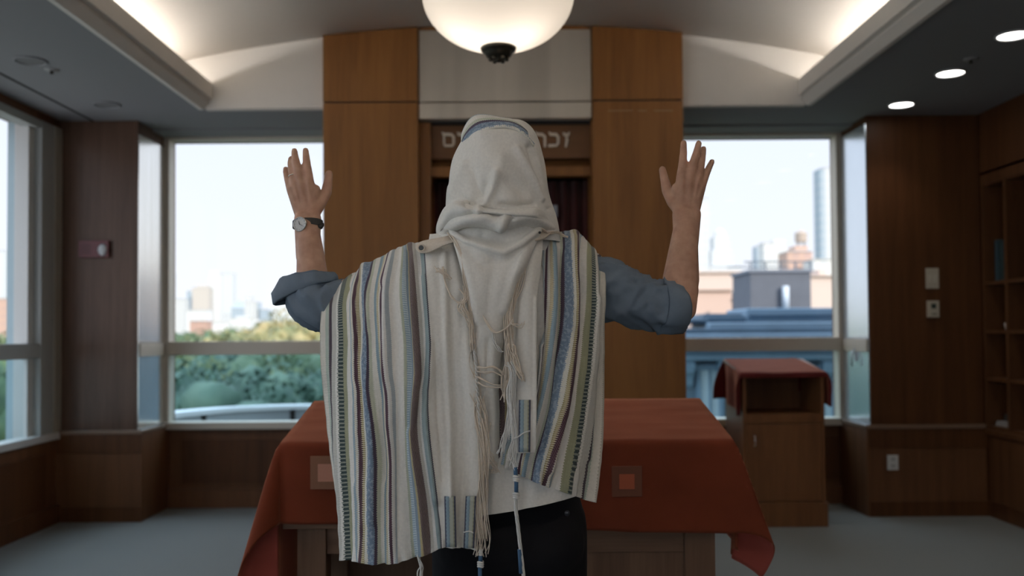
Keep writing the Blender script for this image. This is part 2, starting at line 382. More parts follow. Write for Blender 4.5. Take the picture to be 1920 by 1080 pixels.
zh0 = at(950, 297, YH).z; zb0 = at(950, 331, YH - .02).z; zb1 = at(950, 313, YH - .02).z
hd = MB().box((jl, YH, zh0), (jr, YH + .05, zs2 - .01)).build('header_board', M_head, ark)
MB().prism([(YH - .03, zb1), (YH + .06, zh0 + .002), (YH + .06, zb1 - .02), (YH - .03, zb1 - .02)], jl, jr, 'X').build('shelf_bevel', M_head, ark)
MB().box((jl, YH - .035, zb0), (jr, YH + .06, zb1)).build('lintel', M_ark, ark, bevel=.003)
# Hebrew lettering, cut as thin raised letters on the header board
M_letter = flat('letter_metal', (.88, .80, .68), .4, metal=.2)
def letter(strokes, x0, x1, y0=248, y1=275):
    mb = MB()
    for st in strokes:
        for (a, b) in zip(st, st[1:]):
            wa, wb = a[2] if len(a) > 2 else .16, b[2] if len(b) > 2 else .16
            P = at(x0 + (x1 - x0) * a[0], y0 + (y1 - y0) * a[1], YH); Q = at(x0 + (x1 - x0) * b[0], y0 + (y1 - y0) * b[1], YH)
            d = Vector((Q.x - P.x, 0, Q.z - P.z)); d.normalize(); nn = Vector((-d.z, 0, d.x)); H = .1
            P = P - d * .004; Q = Q + d * .004
            v = []
            for yy in (YH - .007, YH + .002):
                for (p, s_, w_) in ((P, 1, wa), (Q, 1, wb), (Q, -1, wb), (P, -1, wa)):
                    q = p + nn * s_ * w_ * H * .5; v.append((q.x, yy, q.z))
            mb.add(v, [(0, 1, 2, 3), (7, 6, 5, 4), (0, 4, 5, 1), (1, 5, 6, 2), (2, 6, 7, 3), (3, 7, 4, 0)])
    return mb.build('letter', M_letter, ark)
letter([[(.1, .06, .08), (.25, .16, .2), (.75, .2, .2), (.95, .02, .06)], [(.5, .2, .1), (.62, .55, .2), (.45, 1, .12)]], 1055, 1068)   # zayin
letter([[(.08, .02, .06), (.2, .15, .2), (.7, .17, .2), (.88, .35, .17), (.88, .75, .17), (.72, .92, .16), (.06, .94, .18)]], 1028, 1049)   # kaf
letter([[(.02, .0, .06), (.12, .15, .2), (.6, .17, .2), (.84, .32, .17), (.84, 1, .13)]], 1004, 1025)   # resh
letter([[(.05, .02, .06), (.14, .15, .2), (.7, .17, .2), (.86, .3, .17), (.86, 1, .13)]], 857, 878)
letter([[(.02, .03, .07), (.12, .15, .2), (.72, .17, .2), (.9, .32, .17), (.9, .8, .16), (.8, .94, .14), (.22, .94, .16), (.16, .85, .14), (.14, .15, .12)]], 829, 853)   # final mem
# curtain and interior
M_curt = flat('curtain_velvet', (.060, .007, .006), .9, noise_=.2, scale=6, sheen=.1)
v = []; f = []; nx = 140; zt = zb0 + .01
for i in range(nx + 1):
    x = jl + (jr - jl) * i / nx; yy = YH + .24 + .022 * math.sin(i * .62) + .008 * math.sin(i * .23 + 1)
    for z in (.12, zt): v.append((x, yy, z))
for i in range(nx): f.append((2 * i, 2 * i + 1, 2 * i + 3, 2 * i + 2))
cur = MB().add(v, f).build('curtain', M_curt, ark, smooth=True); s_ = cur.modifiers.new('s', 'SOLIDIFY'); s_.thickness = .006
p = at(1041, 396, YH + .2)
MB().box((p.x - .022, p.y, p.z - .04), (p.x + .016, p.y + .012, p.z + .045)).build('ornament', flat('ornament_silver', (.35, .36, .4), .4), ark)
MB().box((x_l1 + .001, AY + .82, .1), (x_r0, AY + .86, 2.9)).build('back_panel', M_dark, ark)
# faint scrape on the right pillar
p = at(1140, 207, AY)
for a, b in ((1140, 1187), (1196, 1212), (1226, 1262)):
    q0 = at(a, 207, AY - .0005); q1 = at(b, 209, AY - .0005); MB().box((q0.x, AY - .001, q0.z - .004), (q1.x, AY + .002, q0.z)).build('scrape_mark', flat('scrape', (.40, .27, .17), .6), ark)

# ================================================================= READING TABLE AND ITS CLOTH
TY0, TY1 = 2.85, 3.36
TX0 = at(526, 829, TY0).x; TX1 = at(1375, 829, TY0).x; TZ0 = at(950, 831, TY0).z
zb = at(950, 751, TY1).z; bx0 = at(590, 751, TY1).x; bx1 = at(1311, 749, TY1).x
tab = thing('reading_table', ((TX0 + TX1) / 2, 3.1, 0), 'wooden reading table with a sloped top, standing behind the person and under the rust cloth', 'table')
zt0 = at(560, 993, TY0).z; zt1 = at(560, 981, TY0).z
MB().box((TX0 + .005, TY0 + .005, zt0), (TX1 - .0, TY1 + .02, zt1)).build('tabletop', M_hwood, tab, bevel=.003)
MB().prism([(TY0 + .012, zt1), (TY0 + .012, TZ0 - .006), (TY1 - .01, zb - .006), (TY1 - .01, zt1)], TX0 + .006, TX1 - .006, 'X').build('sloped_desk', M_hwood, tab)
lx0 = at(557, 1000, TY0 + .03).x; lx1 = at(611, 1000, TY0 + .03).x; rx0 = at(1284, 1010, TY0 + .03).x; rx1 = at(1341, 1010, TY0 + .03).x
for a, b in ((lx0, lx1), (rx0, rx1)):
    for y in (TY0 + .03, TY1 - .09): MB().box((a, y, 0), (b, y + .09, zt0)).build('leg', M_vwood, tab, bevel=.003)
MB().box((lx1, TY0 + .045, zt0 - .088), (rx0, TY0 + .07, zt0)).build('apron', M_hwood, tab, bevel=.002)
MB().box((at(1098, 1010, TY0).x, TY0 + .05, .1), (rx0 - .0, TY0 + .06, zt0 - .085)).build('front_panel', M_vwood, tab)
MB().box((lx1, TY1 - .05, .1), (rx0, TY1 - .03, zt0)).build('back_panel', M_vwood, tab)
MB().box((lx1, TY0 + .1, .1), (rx0, TY1 - .05, .12)).build('shelf', M_hwood, tab)

def velvet(name, c, rough=.85, back=None):
    m, nt, b = newmat(name)
    t = N(nt, 'ShaderNodeNewGeometry'); n = N(nt, 'ShaderNodeTexNoise'); n.inputs['Scale'].default_value = 5; n.inputs['Detail'].default_value = 5
    nt.links.new(t.outputs['Position'], n.inputs['Vector'])
    r = N(nt, 'ShaderNodeValToRGB'); r.color_ramp.elements[0].position = .3; r.color_ramp.elements[1].position = .7
    r.color_ramp.elements[0].color = (*[q * .85 for q in c], 1); r.color_ramp.elements[1].color = (*[min(1, q * 1.12) for q in c], 1)
    nt.links.new(n.outputs[0], r.inputs[0])
    col = r.outputs[0]
    if back:
        mx = N(nt, 'ShaderNodeMixRGB'); nt.links.new(t.outputs['Backfacing'], mx.inputs[0]); nt.links.new(col, mx.inputs[1]); mx.inputs[2].default_value = (*back, 1); col = mx.outputs[0]
    nt.links.new(col, b.inputs['Base Color']); b.inputs['Roughness'].default_value = rough; b.inputs['Sheen Weight'].default_value = .6; b.inputs['Sheen Roughness'].default_value = .4
    b.inputs['Sheen Tint'].default_value = (1, .42, .24, 1); b.inputs['Specular IOR Level'].default_value = .15
    n3 = N(nt, 'ShaderNodeTexNoise'); n3.inputs['Scale'].default_value = 500; nt.links.new(t.outputs['Position'], n3.inputs['Vector'])
    bp = N(nt, 'ShaderNodeBump'); bp.inputs['Strength'].default_value = .25; bp.inputs['Distance'].default_value = .002
    nt.links.new(n3.outputs[0], bp.inputs['Height']); nt.links.new(bp.outputs[0], b.inputs['Normal']); return m
M_cloth = velvet('rust_velvet', (.175, .037, .016)); M_cloth_in = velvet('rust_lining', (.34, .075, .055))
M_cloth2 = velvet('wine_velvet', (.10, .013, .013))
def drape(corners, ov, nu, nv, mats, name, label, cat, flare=.3, thick=.004, rip=.006, r0=.012, fl=None, corner=False):
    """corners: front-left, front-right, back-right, back-left of the top; ov: overhang left,right,front_l,front_r,back"""
    FL, FR, BR, BL = [Vector(c) for c in corners]; oL, oR, oFl, oFr, oB = ov
    fl = fl or (flare, flare)
    wid = (FR - FL).length; dep = (BL - FL).length; v = []; uv = []
    def q_(r): return r0 * (1 - math.exp(-r / r0)) * .55
    def pos(s, t):
        # s metres from left edge (neg = overhang), t metres from front edge (neg = overhang)
        cs = min(max(s, 0), wid) / wid; ct = min(max(t, 0), dep) / dep
        top = (FL * (1 - cs) + FR * cs) * (1 - ct) + (BL * (1 - cs) + BR * cs) * ct
        ox = (-s if s < 0 else max(0, s - wid)); oy = (-t if t < 0 else max(0, t - dep)); sx_ = -1 if s < 0 else 1; sy_ = -1 if t < 0 else 1
        if ox == 0 and oy == 0:
            w_ = noise.noise(Vector((s * 5, t * 16, 3))) * .003 + noise.noise(Vector((s * 3, t * 40, 9))) * .0012
            return top + Vector((0, 0, max(w_, -.001)))
        r = math.hypot(ox, oy); ph = math.atan2(oy, ox)
        if corner and s > wid and t < 0:
            w_ = max(0, min(1, (90 - math.degrees(ph)) / 62)); fx = .115 * math.sin(PI * w_) ** .9 * min(1.3, r / .335)
            return top + Vector((fx + q_(r) * math.cos(ph), -q_(r) * math.sin(ph) - .02 * math.sin(2 * ph) * r / .4 + .16 * max(0, (62 - math.degrees(ph)) / 62) ** .8 * math.sin(min(PI / 2, ph * 2.2)) * r / .4, -(r - q_(r) * .6) * .985))
        h = min(r, r0) ; q = r0 * (1 - math.exp(-r / r0)) * .55; dn = r - q * .6
        k = (fl[0] if s < 0 else fl[1]) * math.sin(2 * ph) ** 1.0
        out = Vector((sx_ * (math.cos(ph) if ox > 0 else 0), sy_ * (math.sin(ph) if oy > 0 else 0), 0))
        d = out * (q + k * r * .75); d.z = -dn * math.sqrt(max(.1, 1 - (k * .75) ** 2))
        rp = rip * min(1, r / .12) * (math.sin(s * 17 + 1.0) + .5 * math.sin(s * 31 + t * 3)) if oy > 0 and ox == 0 else (rip * min(1, r / .12) * math.sin(t * 21 + .4) if ox > 0 and oy == 0 else rip * math.sin(4 * ph) * min(1, r / .12))
        d += (out if out.length > 0 else Vector((0, 0, 0))) * rp
        return top + d
    def lin(a, b, n_): return [a + (b - a) * i / n_ for i in range(n_ + 1)]
    ss = lin(-oL, 0, 26) + lin(0, wid, nu)[1:] + lin(wid, wid + oR, 26)[1:]
    tt = [('f', i / 26) for i in range(26)] + [('t', i / nv) for i in range(nv + 1)] + [('b', i / 8) for i in range(1, 9)]
    for s in ss:
        oF = oFl + (oFr - oFl) * min(max(s / wid, 0), 1)
        for (kk, q) in tt:
            t = -oF * (1 - q) if kk == 'f' else (dep * q if kk == 't' else dep + oB * q)
            v.append(pos(s, t))
    n_ = len(tt); f = [(i * n_ + j, (i + 1) * n_ + j, (i + 1) * n_ + j + 1, i * n_ + j + 1) for i in range(len(ss) - 1) for j in range(n_ - 1)]
    o = MB().add(v, f).build(name, mats, smooth=True)
    # build() may flip normals: make the outer side face up
    me = o.data; up = sum(p.normal.z for p in me.polygons)
    if up < 0: me.flip_normals()
    sol = o.modifiers.new('s', 'SOLIDIFY'); sol.thickness = thick; sol.offset = 1 if True else -1
    if len(mats) > 1: sol.material_offset = 1
    return tag(o, label, cat), pos
cl, cpos = drape([(TX0, TY0, TZ0), (TX1, TY0, TZ0), (bx1 + .0, TY1, zb), (bx0, TY1, zb)], (.52, .345, .247, .29, .22), 60, 22, [M_cloth, M_cloth_in], 'table_cloth',
      'rust red velvet cloth with square patches draped over the sloped reading table', 'tablecloth', fl=(.42, .36), r0=.012, corner=True)
M_p1 = flat('patch_brown', (.27, .125, .072), .9, noise_=.08, scale=300); M_p2 = flat('patch_pink', (.52, .24, .165), .9, noise_=.06, scale=300); M_p3 = flat('patch_red', (.40, .10, .045), .9, noise_=.06, scale=300); M_p4 = flat('patch_dark', (.17, .062, .033), .9, noise_=.1, scale=300)
def sq(x0, y0, x1, y1, Y, mat, name, parent, th=.003):
    a = at(x0, y0, Y); b = at(x1, y1, Y); return MB().box((a.x, Y - th, b.z), (b.x, Y + .001, a.z)).build(name, mat, parent, bevel=.001)
YF = TY0 - .0165
for (x0, m1, m2) in ((582, M_p1, M_p2), (1147, M_p4, M_p3)):
    y0 = 855 if x0 < 900 else 874; w_ = 62 if x0 < 900 else 57
    pp = sq(x0, y0, x0 + w_, y0 + w_, YF, m1, 'square_patch', cl); sq(x0 + 14, y0 + 15, x0 + w_ - 14, y0 + w_ - 14, YF - .003, m2, 'patch_centre', pp, .002)
q = at(1245, 1004, TY0 + .02)
tag(MB().box((q.x - .026, TY0 - .0, zt1 - .0 - .001), (q.x + .026, TY0 + .05, zt1 + .003)).build('paper_slip', flat('paper', (.7, .68, .64), .8)), 'small white paper slip peeping out under the rust cloth hem, on the table edge', 'paper')

# ================================================================= LECTERN
LY0, LY1 = 6.35, 6.85
def lx(px): return at(px, 850, LY0).x
l0, l1 = lx(1394), lx(1547)
lec = thing('lectern', ((l0 + l1) / 2, 6.6, 0), 'wooden lectern with an open shelf and a cupboard door, in front of the brownstone window', 'lectern')
zA = at(1460, 703, LY0).z; zB = at(1460, 676, LY1).z; zo0 = at(1460, 776, LY0).z; zo1 = at(1460, 793, LY0).z; zp = at(1460, 942, LY0).z
T_ = .022
for a in (l0, l1 - T_): MB().prism([(LY0, 0), (LY0, zA - .01), (LY1, zB - .01), (LY1, 0)], a, a + T_, 'X').build('side_panel', M_lect, lec)
MB().prism([(LY0 - .02, zA - .01), (LY0 - .02, zA + .012), (LY1, zB + .012), (LY1, zB - .01)], l0 - .015, l1 + .015, 'X').build('sloped_top', M_lect, lec)
MB().box((l0 + T_, LY1 - .03, 0), (l1 - T_, LY1 - .01, zA)).build('back_panel', M_lect, lec)
MB().box((l0 + T_, LY0 + .002, zo1), (l1 - T_, LY1 - .03, zo0)).build('shelf', M_lect, lec)
dr = MB().box((l0 + T_ + .003, LY0 + .0, zp + .006), (l1 - T_ - .003, LY0 + .02, zo1 - .006)).build('door', M_lect, lec, bevel=.002)
h0 = at(1414, 817, LY0); h1 = at(1414, 836, LY0)
MB().tube([(h0.x, LY0, h0.z), (h0.x, LY0 - .025, h0.z), (h0.x, LY0 - .025, h1.z), (h0.x, LY0, h1.z)], .004, 8).build('handle', flat('handle_steel', (.6, .6, .6), .3, metal=.9), dr, smooth=True)
MB().box((l0 - .012, LY0 - .015, 0), (l1 + .012, LY1, zp)).build('plinth', M_lect, lec, bevel=.003)
drape([(l0 - .012, LY0 - .022, zA + .014), (l1 + .012, LY0 - .022, zA + .014), (l1 - .03, LY1 + .005, zB + .014), (l0 - .0, LY1 + .005, zB + .014)], (.30, .24, .035, .035, .1), 30, 16, [M_cloth2], 'lectern_cloth',
      'dark red velvet cloth draped over the sloped top of the lectern', 'cloth', fl=(.5, .3), r0=.015, rip=.012)

# ================================================================= BOOKCASE
bc = thing('bookcase', (XR + .17, 5.2, 0), 'built-in wooden bookcase with open cubbies above cupboards, along the wall beside the light switches', 'bookcase')
ys = [6.68, 6.375, 5.95, 5.55, 5.15, 4.75, 4.35, 3.95, 3.5]
def zr(py, px=1860, Y=6.55): return at(px, py, Y).z
shz = [at(1880, 336, 6.4).z, at(1880, 528, 6.4).z, at(1880, 622, 6.4).z, at(1880, 714, 6.4).z, at(1880, 808, 6.4).z]
for y in ys: MB().box((XR + .004, y - .022, shz[4] - .01), (XR + .34, y + .012, 2.5)).build('divider', M_case, bc)
for i, z in enumerate(shz):
    MB().box((XR + .006, 3.5, z - .012), (XR + .34, 6.68, z + .012)).build('shelf', M_case, bc)
MB().box((XR + .0, 3.5, shz[0]), (XR + .02, 6.69, 2.52)).build('top_rail', M_case, bc)
MB().box((XR + .34, 3.45, .0), (XR + .355, 6.69, 2.52)).build('back_panel', M_wood, bc)
MB().box((XR - .02, 3.45, shz[4] - .045), (XR + .34, 6.66, shz[4] - .012)).build('counter', M_case, bc, bevel=.003)
MB().box((XR + .01, 3.45, .0), (XR + .34, 6.66, shz[4] - .045)).build('cupboard_body', M_wood, bc)
for y in (6.60, 5.80, 5.0, 4.2): MB().box((XR - .008, y - .76, .12), (XR + .01, y, shz[4] - .07)).build('door', M_case, bc, bevel=.003)
def book(x, y, z, w, h, d, col, label, lie=False, group='books and folders in the bookcase'):
    b = thing('book', (x, y, z), label, 'book', group)
    mc = flat('book_cover', col, .55, noise_=.1); mp_ = flat('book_pages', (.7, .66, .58), .9)
    if not lie:
        m = MB(); m.box((x - d / 2, y - w / 2, z), (x + d / 2, y - w / 2 + .004, z + h)); m.box((x - d / 2, y + w / 2 - .004, z), (x + d / 2, y + w / 2, z + h)); m.box((x - d / 2, y - w / 2, z), (x - d / 2 + .004, y + w / 2, z + h))
        m.build('cover', mc, b, bevel=.0015); MB().box((x - d / 2 + .004, y - w / 2 + .004, z + .004), (x + d / 2 - .006, y + w / 2 - .004, z + h - .005)).build('pages', mp_, b)
    else:
        m = MB(); m.box((x - d / 2, y - h / 2, z), (x + d / 2, y + h / 2, z + .004)); m.box((x - d / 2, y - h / 2, z + w - .004), (x + d / 2, y + h / 2, z + w)); m.box((x - d / 2, y - h / 2, z), (x - d / 2 + .004, y + h / 2, z + w))
        m.build('cover', mc, b, bevel=.0015); MB().box((x - d / 2 + .004, y - h / 2 + .004, z + .004), (x + d / 2 - .006, y + h / 2 - .006, z + w - .004)).build('pages', mp_, b)
book(XR + .15, 6.555, shz[1] + .012, .05, .30, .22, (.035, .07, .09), 'dark blue folder in the tall end cubby by the corner, the one nearer the corner')
book(XR + .15, 6.49, shz[1] + .012, .06, .29, .22, (.03, .055, .06), 'dark teal folder in the tall end cubby by the corner, against its partner')
book(XR + .15, 6.10, shz[1] + .012, .07, .31, .22, (.05, .06, .08), 'dark grey folder in the tall second cubby from the corner')
book(XR + .15, 6.02, shz[2] + .012, .04, .24, .18, (.10, .03, .03), 'dark red book standing in the second column of cubbies, middle row')
book(XR + .15, 6.08, shz[3] + .012, .05, .24, .18, (.10, .025, .03), 'wine red book standing in the second column, third row')
book(XR + .15, 6.53, shz[4] + .012, .018, .24, .18, (.55, .54, .5), 'pale thin book lying flat in the bottom end cubby', True)
book(XR + .14, 6.52, shz[4] + .031, .018, .22, .17, (.45, .46, .46), 'pale grey thin book lying flat on another in the bottom end cubby', True)
book(XR + .2, 6.50, shz[4] + .05, .05, .22, .20, (.03, .035, .04), 'black thick book lying on the two pale ones in the bottom end cubby', True)
book(XR + .15, 6.10, shz[4] + .012, .06, .27, .2, (.04, .06, .07), 'dark blue book standing in the bottom row, second cubby')
book(XR + .15, 6.03, shz[4] + .012, .05, .25, .2, (.3, .3, .3), 'grey book standing in the bottom row, second cubby')
q = Vector((XR + .06, 6.45, shz[2] + .012))
cup = thing('small_cup', q, 'small white cup on the shelf in the second row of the end cubbies', 'cup')
MB().lathe([(.002, 0), (.02, 0), (.024, .01), (.03, .05), (.027, .05), (.021, .012), (.002, .008)], q, 20).build('cup_body', flat('porcelain', (.6, .57, .54), .3), cup, smooth=True)
MB().tube([q + Vector((0, -.026, .04)), q + Vector((0, -.042, .035)), q + Vector((0, -.042, .02)), q + Vector((0, -.026, .014))], .004, 8).build('cup_handle', flat('porcelain_h', (.6, .57, .54), .3), cup, smooth=True)

# ================================================================= WALL FITTINGS
M_plast = flat('ivory_plastic', (.50, .45, .36), .4); M_dkp = flat('dark_plastic', (.03, .03, .03), .4)
def plate(x0, y0, x1, y1, Y, name, label, cat, mat=None, th=.008):
    a = at(x0, y0, Y); b = at(x1, y1, Y)
    t = thing(name, ((a.x + b.x) / 2, Y, b.z), label, cat)
    MB().box((a.x, Y - th, b.z), (b.x, Y, a.z)).build('wall_plate', mat or M_plast, t, bevel=.002); return t, a, b
t, a, b = plate(1735, 503, 1760, 541, YC, 'light_switch', 'ivory double light switch on the dark wood wall, above the thermostat', 'switch')
for k in range(2):
    xx = a.x + (b.x - a.x) * (.3 + .4 * k); MB().box((xx - .012, YC - .013, b.z + .045), (xx + .012, YC - .008, a.z - .045)).build('rocker', flat('ivory_rocker', (.56, .51, .42), .35), t, bevel=.002)
t, a, b = plate(1737, 564, 1759, 595, YC, 'thermostat', 'ivory thermostat with a small dark display on the dark wood wall', 'thermostat', th=.022)
MB().box((a.x + .025, YC - .025, b.z + .065), (b.x - .025, YC - .021, a.z - .022)).build('display', flat('lcd', (.05, .07, .06), .2), t)
for k in range(2): MB().box((a.x + .03 + .02 * k, YC - .025, b.z + .02), (a.x + .042 + .02 * k, YC - .021, b.z + .03)).build('button', M_dkp, t)
t, a, b = plate(1663, 853, 1684, 881, YC - .036, 'power_outlet', 'pale double socket low on the dark wood wall beside the lectern', 'outlet', flat('outlet_white', (.62, .62, .6), .4))
for k in range(2):
    z = b.z + (a.z - b.z) * (.28 + .44 * k); f_ = MB().box(((a.x + b.x) / 2 - .017, YC - .048, z - .014), ((a.x + b.x) / 2 + .017, YC - .044, z + .014)).build('socket', flat('socket_grey', (.5, .5, .49), .4), t, bevel=.003)
    m = MB()
    for s in (-1, 1): m.box(((a.x + b.x) / 2 + s * .007 - .0015, YC - .0495, z - .004), ((a.x + b.x) / 2 + s * .007 + .0015, YC - .0475, z + .008))
    m.build('slot', M_dkp, f_)
t, a, b = plate(151, 452, 207, 483, YC, 'fire_alarm', 'dark red fire alarm with a clear strobe on the corner column by the park window', 'alarm', flat('alarm_red', (.13, .02, .025), .35), th=.035)
q0 = at(182, 455, YC - .04); q1 = at(201, 482, YC - .04)
c0 = Vector(((q0.x + q1.x) / 2, YC - .036, (q0.z + q1.z) / 2))
MB().ball(c0, .034, 10, (1, .6, 1.3)).build('strobe_lens', flat('strobe', (.55, .58, .6), .12), t, smooth=True)
m = MB()
for k in range(4): m.box((a.x + .02, YC - .037, b.z + .025 + .02 * k), (a.x + .09, YC - .0345, b.z + .031 + .02 * k))
m.build('grille', flat('grille_red', (.06, .012, .014), .5), t)
# lock handle on the window reveal
q = at(1597, 655, 6.95)
lk = thing('window_latch', (CRX - .01, 6.95, 1.20), 'small metal window latch on the pale reveal beside the brownstone window', 'latch')
MB().box((CRX - .022, 6.93, 1.13), (CRX - .008, 6.965, 1.23)).build('latch_plate', flat('latch_metal', (.5, .52, .55), .3, metal=.8), lk, bevel=.003)
MB().tube([(CRX - .03, 6.945, 1.21), (CRX - .045, 6.94, 1.17), (CRX - .045, 6.935, 1.09)], .007, 8).build('latch_lever', flat('latch_metal2', (.5, .52, .55), .3, metal=.8), lk, smooth=True)
struct('trim_17', MB().box((CRX - .02, YC + .02, 1.205), (CRX - .006, YB - .02, 1.30)), M_alu)
struct('trim_18', MB().box((CLX + .004, YC + .02, 1.205), (CLX + .018, YB - .02, 1.30)), M_alu)

# ================================================================= PENDANT
PY0 = 3.9; PC0 = at(934, 0, PY0); px_m = F / PY0
Rb = 144 / px_m; zbot = at(934, 92, PY0).z; zrim = zbot + .262
def bowlmat():
    m, nt, b = newmat('frosted_glass'); b.inputs['Base Color'].default_value = (.93, .90, .85, 1); b.inputs['Roughness'].default_value = .35
    o = nt.nodes['Material Output']; tr = N(nt, 'ShaderNodeBsdfTranslucent'); tr.inputs[0].default_value = (.97, .92, .85, 1); mx = N(nt, 'ShaderNodeMixShader'); mx.inputs[0].default_value = .6
    nt.links.new(b.outputs[0], mx.inputs[1]); nt.links.new(tr.outputs[0], mx.inputs[2]); nt.links.new(mx.outputs[0], o.inputs[0]); return m
M_bowl = bowlmat()
bronze = flat('bronze', (.055, .048, .035), .4, metal=.7, noise_=.2, scale=60)
def pendant(PC, PY, label, watts):
    pen = thing('pendant_lamp', (PC.x, PY, zbot - .05), label, 'lamp')
    prof = []
    for i in range(33):
        t = i / 32; a = t * PI / 2; r = Rb * math.sin(a) ** .92; z = (zrim - zbot) * (1 - math.cos(a)) ** 1.0 if False else (zrim - zbot) * (1 - math.cos(a)); prof.append((max(r, .002), z * .92))
    prof += [(Rb * 1.005, .255), (Rb * 1.0, .268), (Rb * .985, .266)]
    bw = MB().lathe(prof, (PC.x, PY, zbot), 72).build('glass_bowl', M_bowl, pen, smooth=True)
    fin = MB().lathe([(.002, -.058), (.012, -.056), (.018, -.048), (.012, -.042), (.03, -.042), (.052, -.034), (.060, -.020), (.064, -.014), (.075, -.008), (.078, .004), (.070, .012), (.002, .014)], (PC.x, PY, zbot + .0), 40).build('finial', bronze, pen, smooth=True)
    m = MB()
    for k in range(6):
        a = k * PI / 3; m.ball((PC.x + .035 * math.cos(a), PY + .035 * math.sin(a), zbot - .045), .010, 6)
    m.build('finial_leaf', bronze, fin, smooth=True)
    for k in range(8):
        a = -PI / 2 + (k + .5) * PI / 4 - .03; rr = Rb * .955
        MB().ball((PC.x + rr * math.cos(a), PY + rr * math.sin(a), zbot + .185), .009, 6).build('stud', bronze, bw, smooth=True)
    for k in range(3):
        a = k * 2 * PI / 3 + .5; MB().tube([(PC.x + Rb * .97 * math.cos(a), PY + Rb * .97 * math.sin(a), zbot + .262), (PC.x + .03 * math.cos(a), PY + .03 * math.sin(a), zbot + .62)], .006, 8).build('hanger_rod', bronze, pen, smooth=True)
    MB().tube([(PC.x, PY, zbot + .6), (PC.x, PY, 3.52)], .01, 10).build('stem', bronze, pen, smooth=True)
    MB().lathe([(.002, 3.46), (.05, 3.465), (.07, 3.49), (.075, 3.528), (.002, 3.528)], (PC.x, PY, 0), 32).build('ceiling_canopy', bronze, pen, smooth=True)
    for (dx, dy) in ((-.10, -.05), (.07, -.07), (.0, .10)):
        l = bpy.data.lights.new('bulb_light', 'POINT'); l.energy = watts; l.color = (1, .89, .78); l.shadow_soft_size = .03
        o = bpy.data.objects.new('bulb_light', l); C.objects.link(o); o.location = (PC.x + dx, PY + dy, zbot + .13)


pendant(PC0, PY0, 'large frosted glass bowl lamp with a bronze finial hanging over the person', .85)
pendant(Vector((0, -.7, 0)), -.7, 'added second frosted bowl lamp, unseen behind the camera, brightening the shawl', 9.0)  # added lamp out of view, lights the person's back

# ================================================================= DOWNLIGHTS AND CEILING FITTINGS
M_dl = emit('downlight_lens', (1, .97, .92), 6); M_spotoff = flat('unlit_spot', (.20, .20, .205), .8); M_ring = flat('downlight_ring', (.55, .55, .55), .4)
def downlight(x, y, lit, label, power=7.0, group='recessed downlights over the bookcase side'):
    t = thing('downlight', (x, y, CZ - .006), label, 'ceiling light', group)
    MB().lathe([(.078, .0055), (.080, -.004), (.086, -.005), (.092, .0), (.092, .0055), (.078, .0055)], (x, y, CZ - .006), 32).build('trim_ring', M_ring if lit else M_ceil, t, smooth=True)
    MB().lathe([(.0015, .002), (.079, .002), (.079, .005), (.0015, .005)], (x, y, CZ - .006), 32).build('lens', M_dl if lit else M_spotoff, t)
    if lit:
        l = bpy.data.lights.new('downlight_beam', 'SPOT'); l.energy = power; l.color = (1, .90, .76); l.shadow_soft_size = .06; l.spot_size = math.radians(100); l.spot_blend = .8
        o = bpy.data.objects.new('downlight_beam', l); C.objects.link(o); o.location = (x, y, CZ - .02)
for (px, py, nm) in ((1690, 197, 'lit downlight nearest the corner wall, farthest of the visible row'), (1782, 138, 'lit downlight in the middle of the visible row of three'), (1900, 67, 'lit downlight cut by the picture edge, nearest of the row of three')):
    Y = 1.6 * F / (622 - py) ; q = at(px, py, Y); s = (CZ - .006 - CAM.z) / (q.z - CAM.z); q = CAM + (q - CAM) * s
    downlight(q.x, q.y, True, nm)
for y, w_ in ((3.6, 'fourth'), (2.4, 'fifth'), (1.2, 'sixth'), (0, 'seventh'), (-1.2, 'eighth')): downlight(2.74, y, True, w_ + ' downlight from the corner wall, unseen and added for fill light', power=14 if y < 1.5 else 7, group='added fill downlights out of view')  # added downlights out of view, supplementing the room light from behind
for (px, py, nm) in ((57, 115, 'unlit ceiling spot with a dark centre, nearest the long side window'), (200, 197, 'unlit ceiling spot near the corner column with the fire alarm')):
    Y = 1.6 * F / (632 - py); q = at(px, py, Y); q = CAM + (q - CAM) * ((CZ - .006 - CAM.z) / (q.z - CAM.z))
    downlight(q.x, q.y, False, nm, group=None)
def sprinkler(px, py, label, h0):
    Y = 1.6 * F / (h0 - py); q = at(px, py, Y); q = CAM + (q - CAM) * ((CZ - .006 - CAM.z) / (q.z - CAM.z))
    t = thing('sprinkler', (q.x, q.y, CZ - .006), label, 'sprinkler')
    MB().lathe([(.001, -.004), (.035, -.004), (.042, .002), (.042, .006), (.001, .006)], (q.x, q.y, CZ - .006), 24).build('cover_plate', flat('sprinkler_plate', (.3, .3, .3), .4), t, smooth=True)
    MB().lathe([(.001, -.022), (.010, -.022), (.010, -.004), (.001, -.004)], (q.x, q.y, CZ - .006), 12).build('deflector', bronze, t)
sprinkler(97, 132, 'small sprinkler plate on the ceiling between two unlit spots', 632); sprinkler(1820, 112, 'small sprinkler plate on the ceiling beside the lit downlights', 620)

# ================================================================= OUTSIDE
GZ = -19.0
struct('ground_outside', MB().box((-2500, 7.6, GZ - .5), (2500, 3500, GZ)), flat('ground_far', (.16, .18, .12), 1, noise_=.2, scale=.05))
own = flat('own_building_stone', (.30, .28, .26), .9)
struct('wall_building_above', MB().box((-2.2, -12, 3.95), (30, 7.5, 34)), own)  # unseen upper floors, sized to shade the near facade and trees
struct('wall_building_below', MB().box((-4.0, -12, GZ), (30, 7.5, -.12)), own)
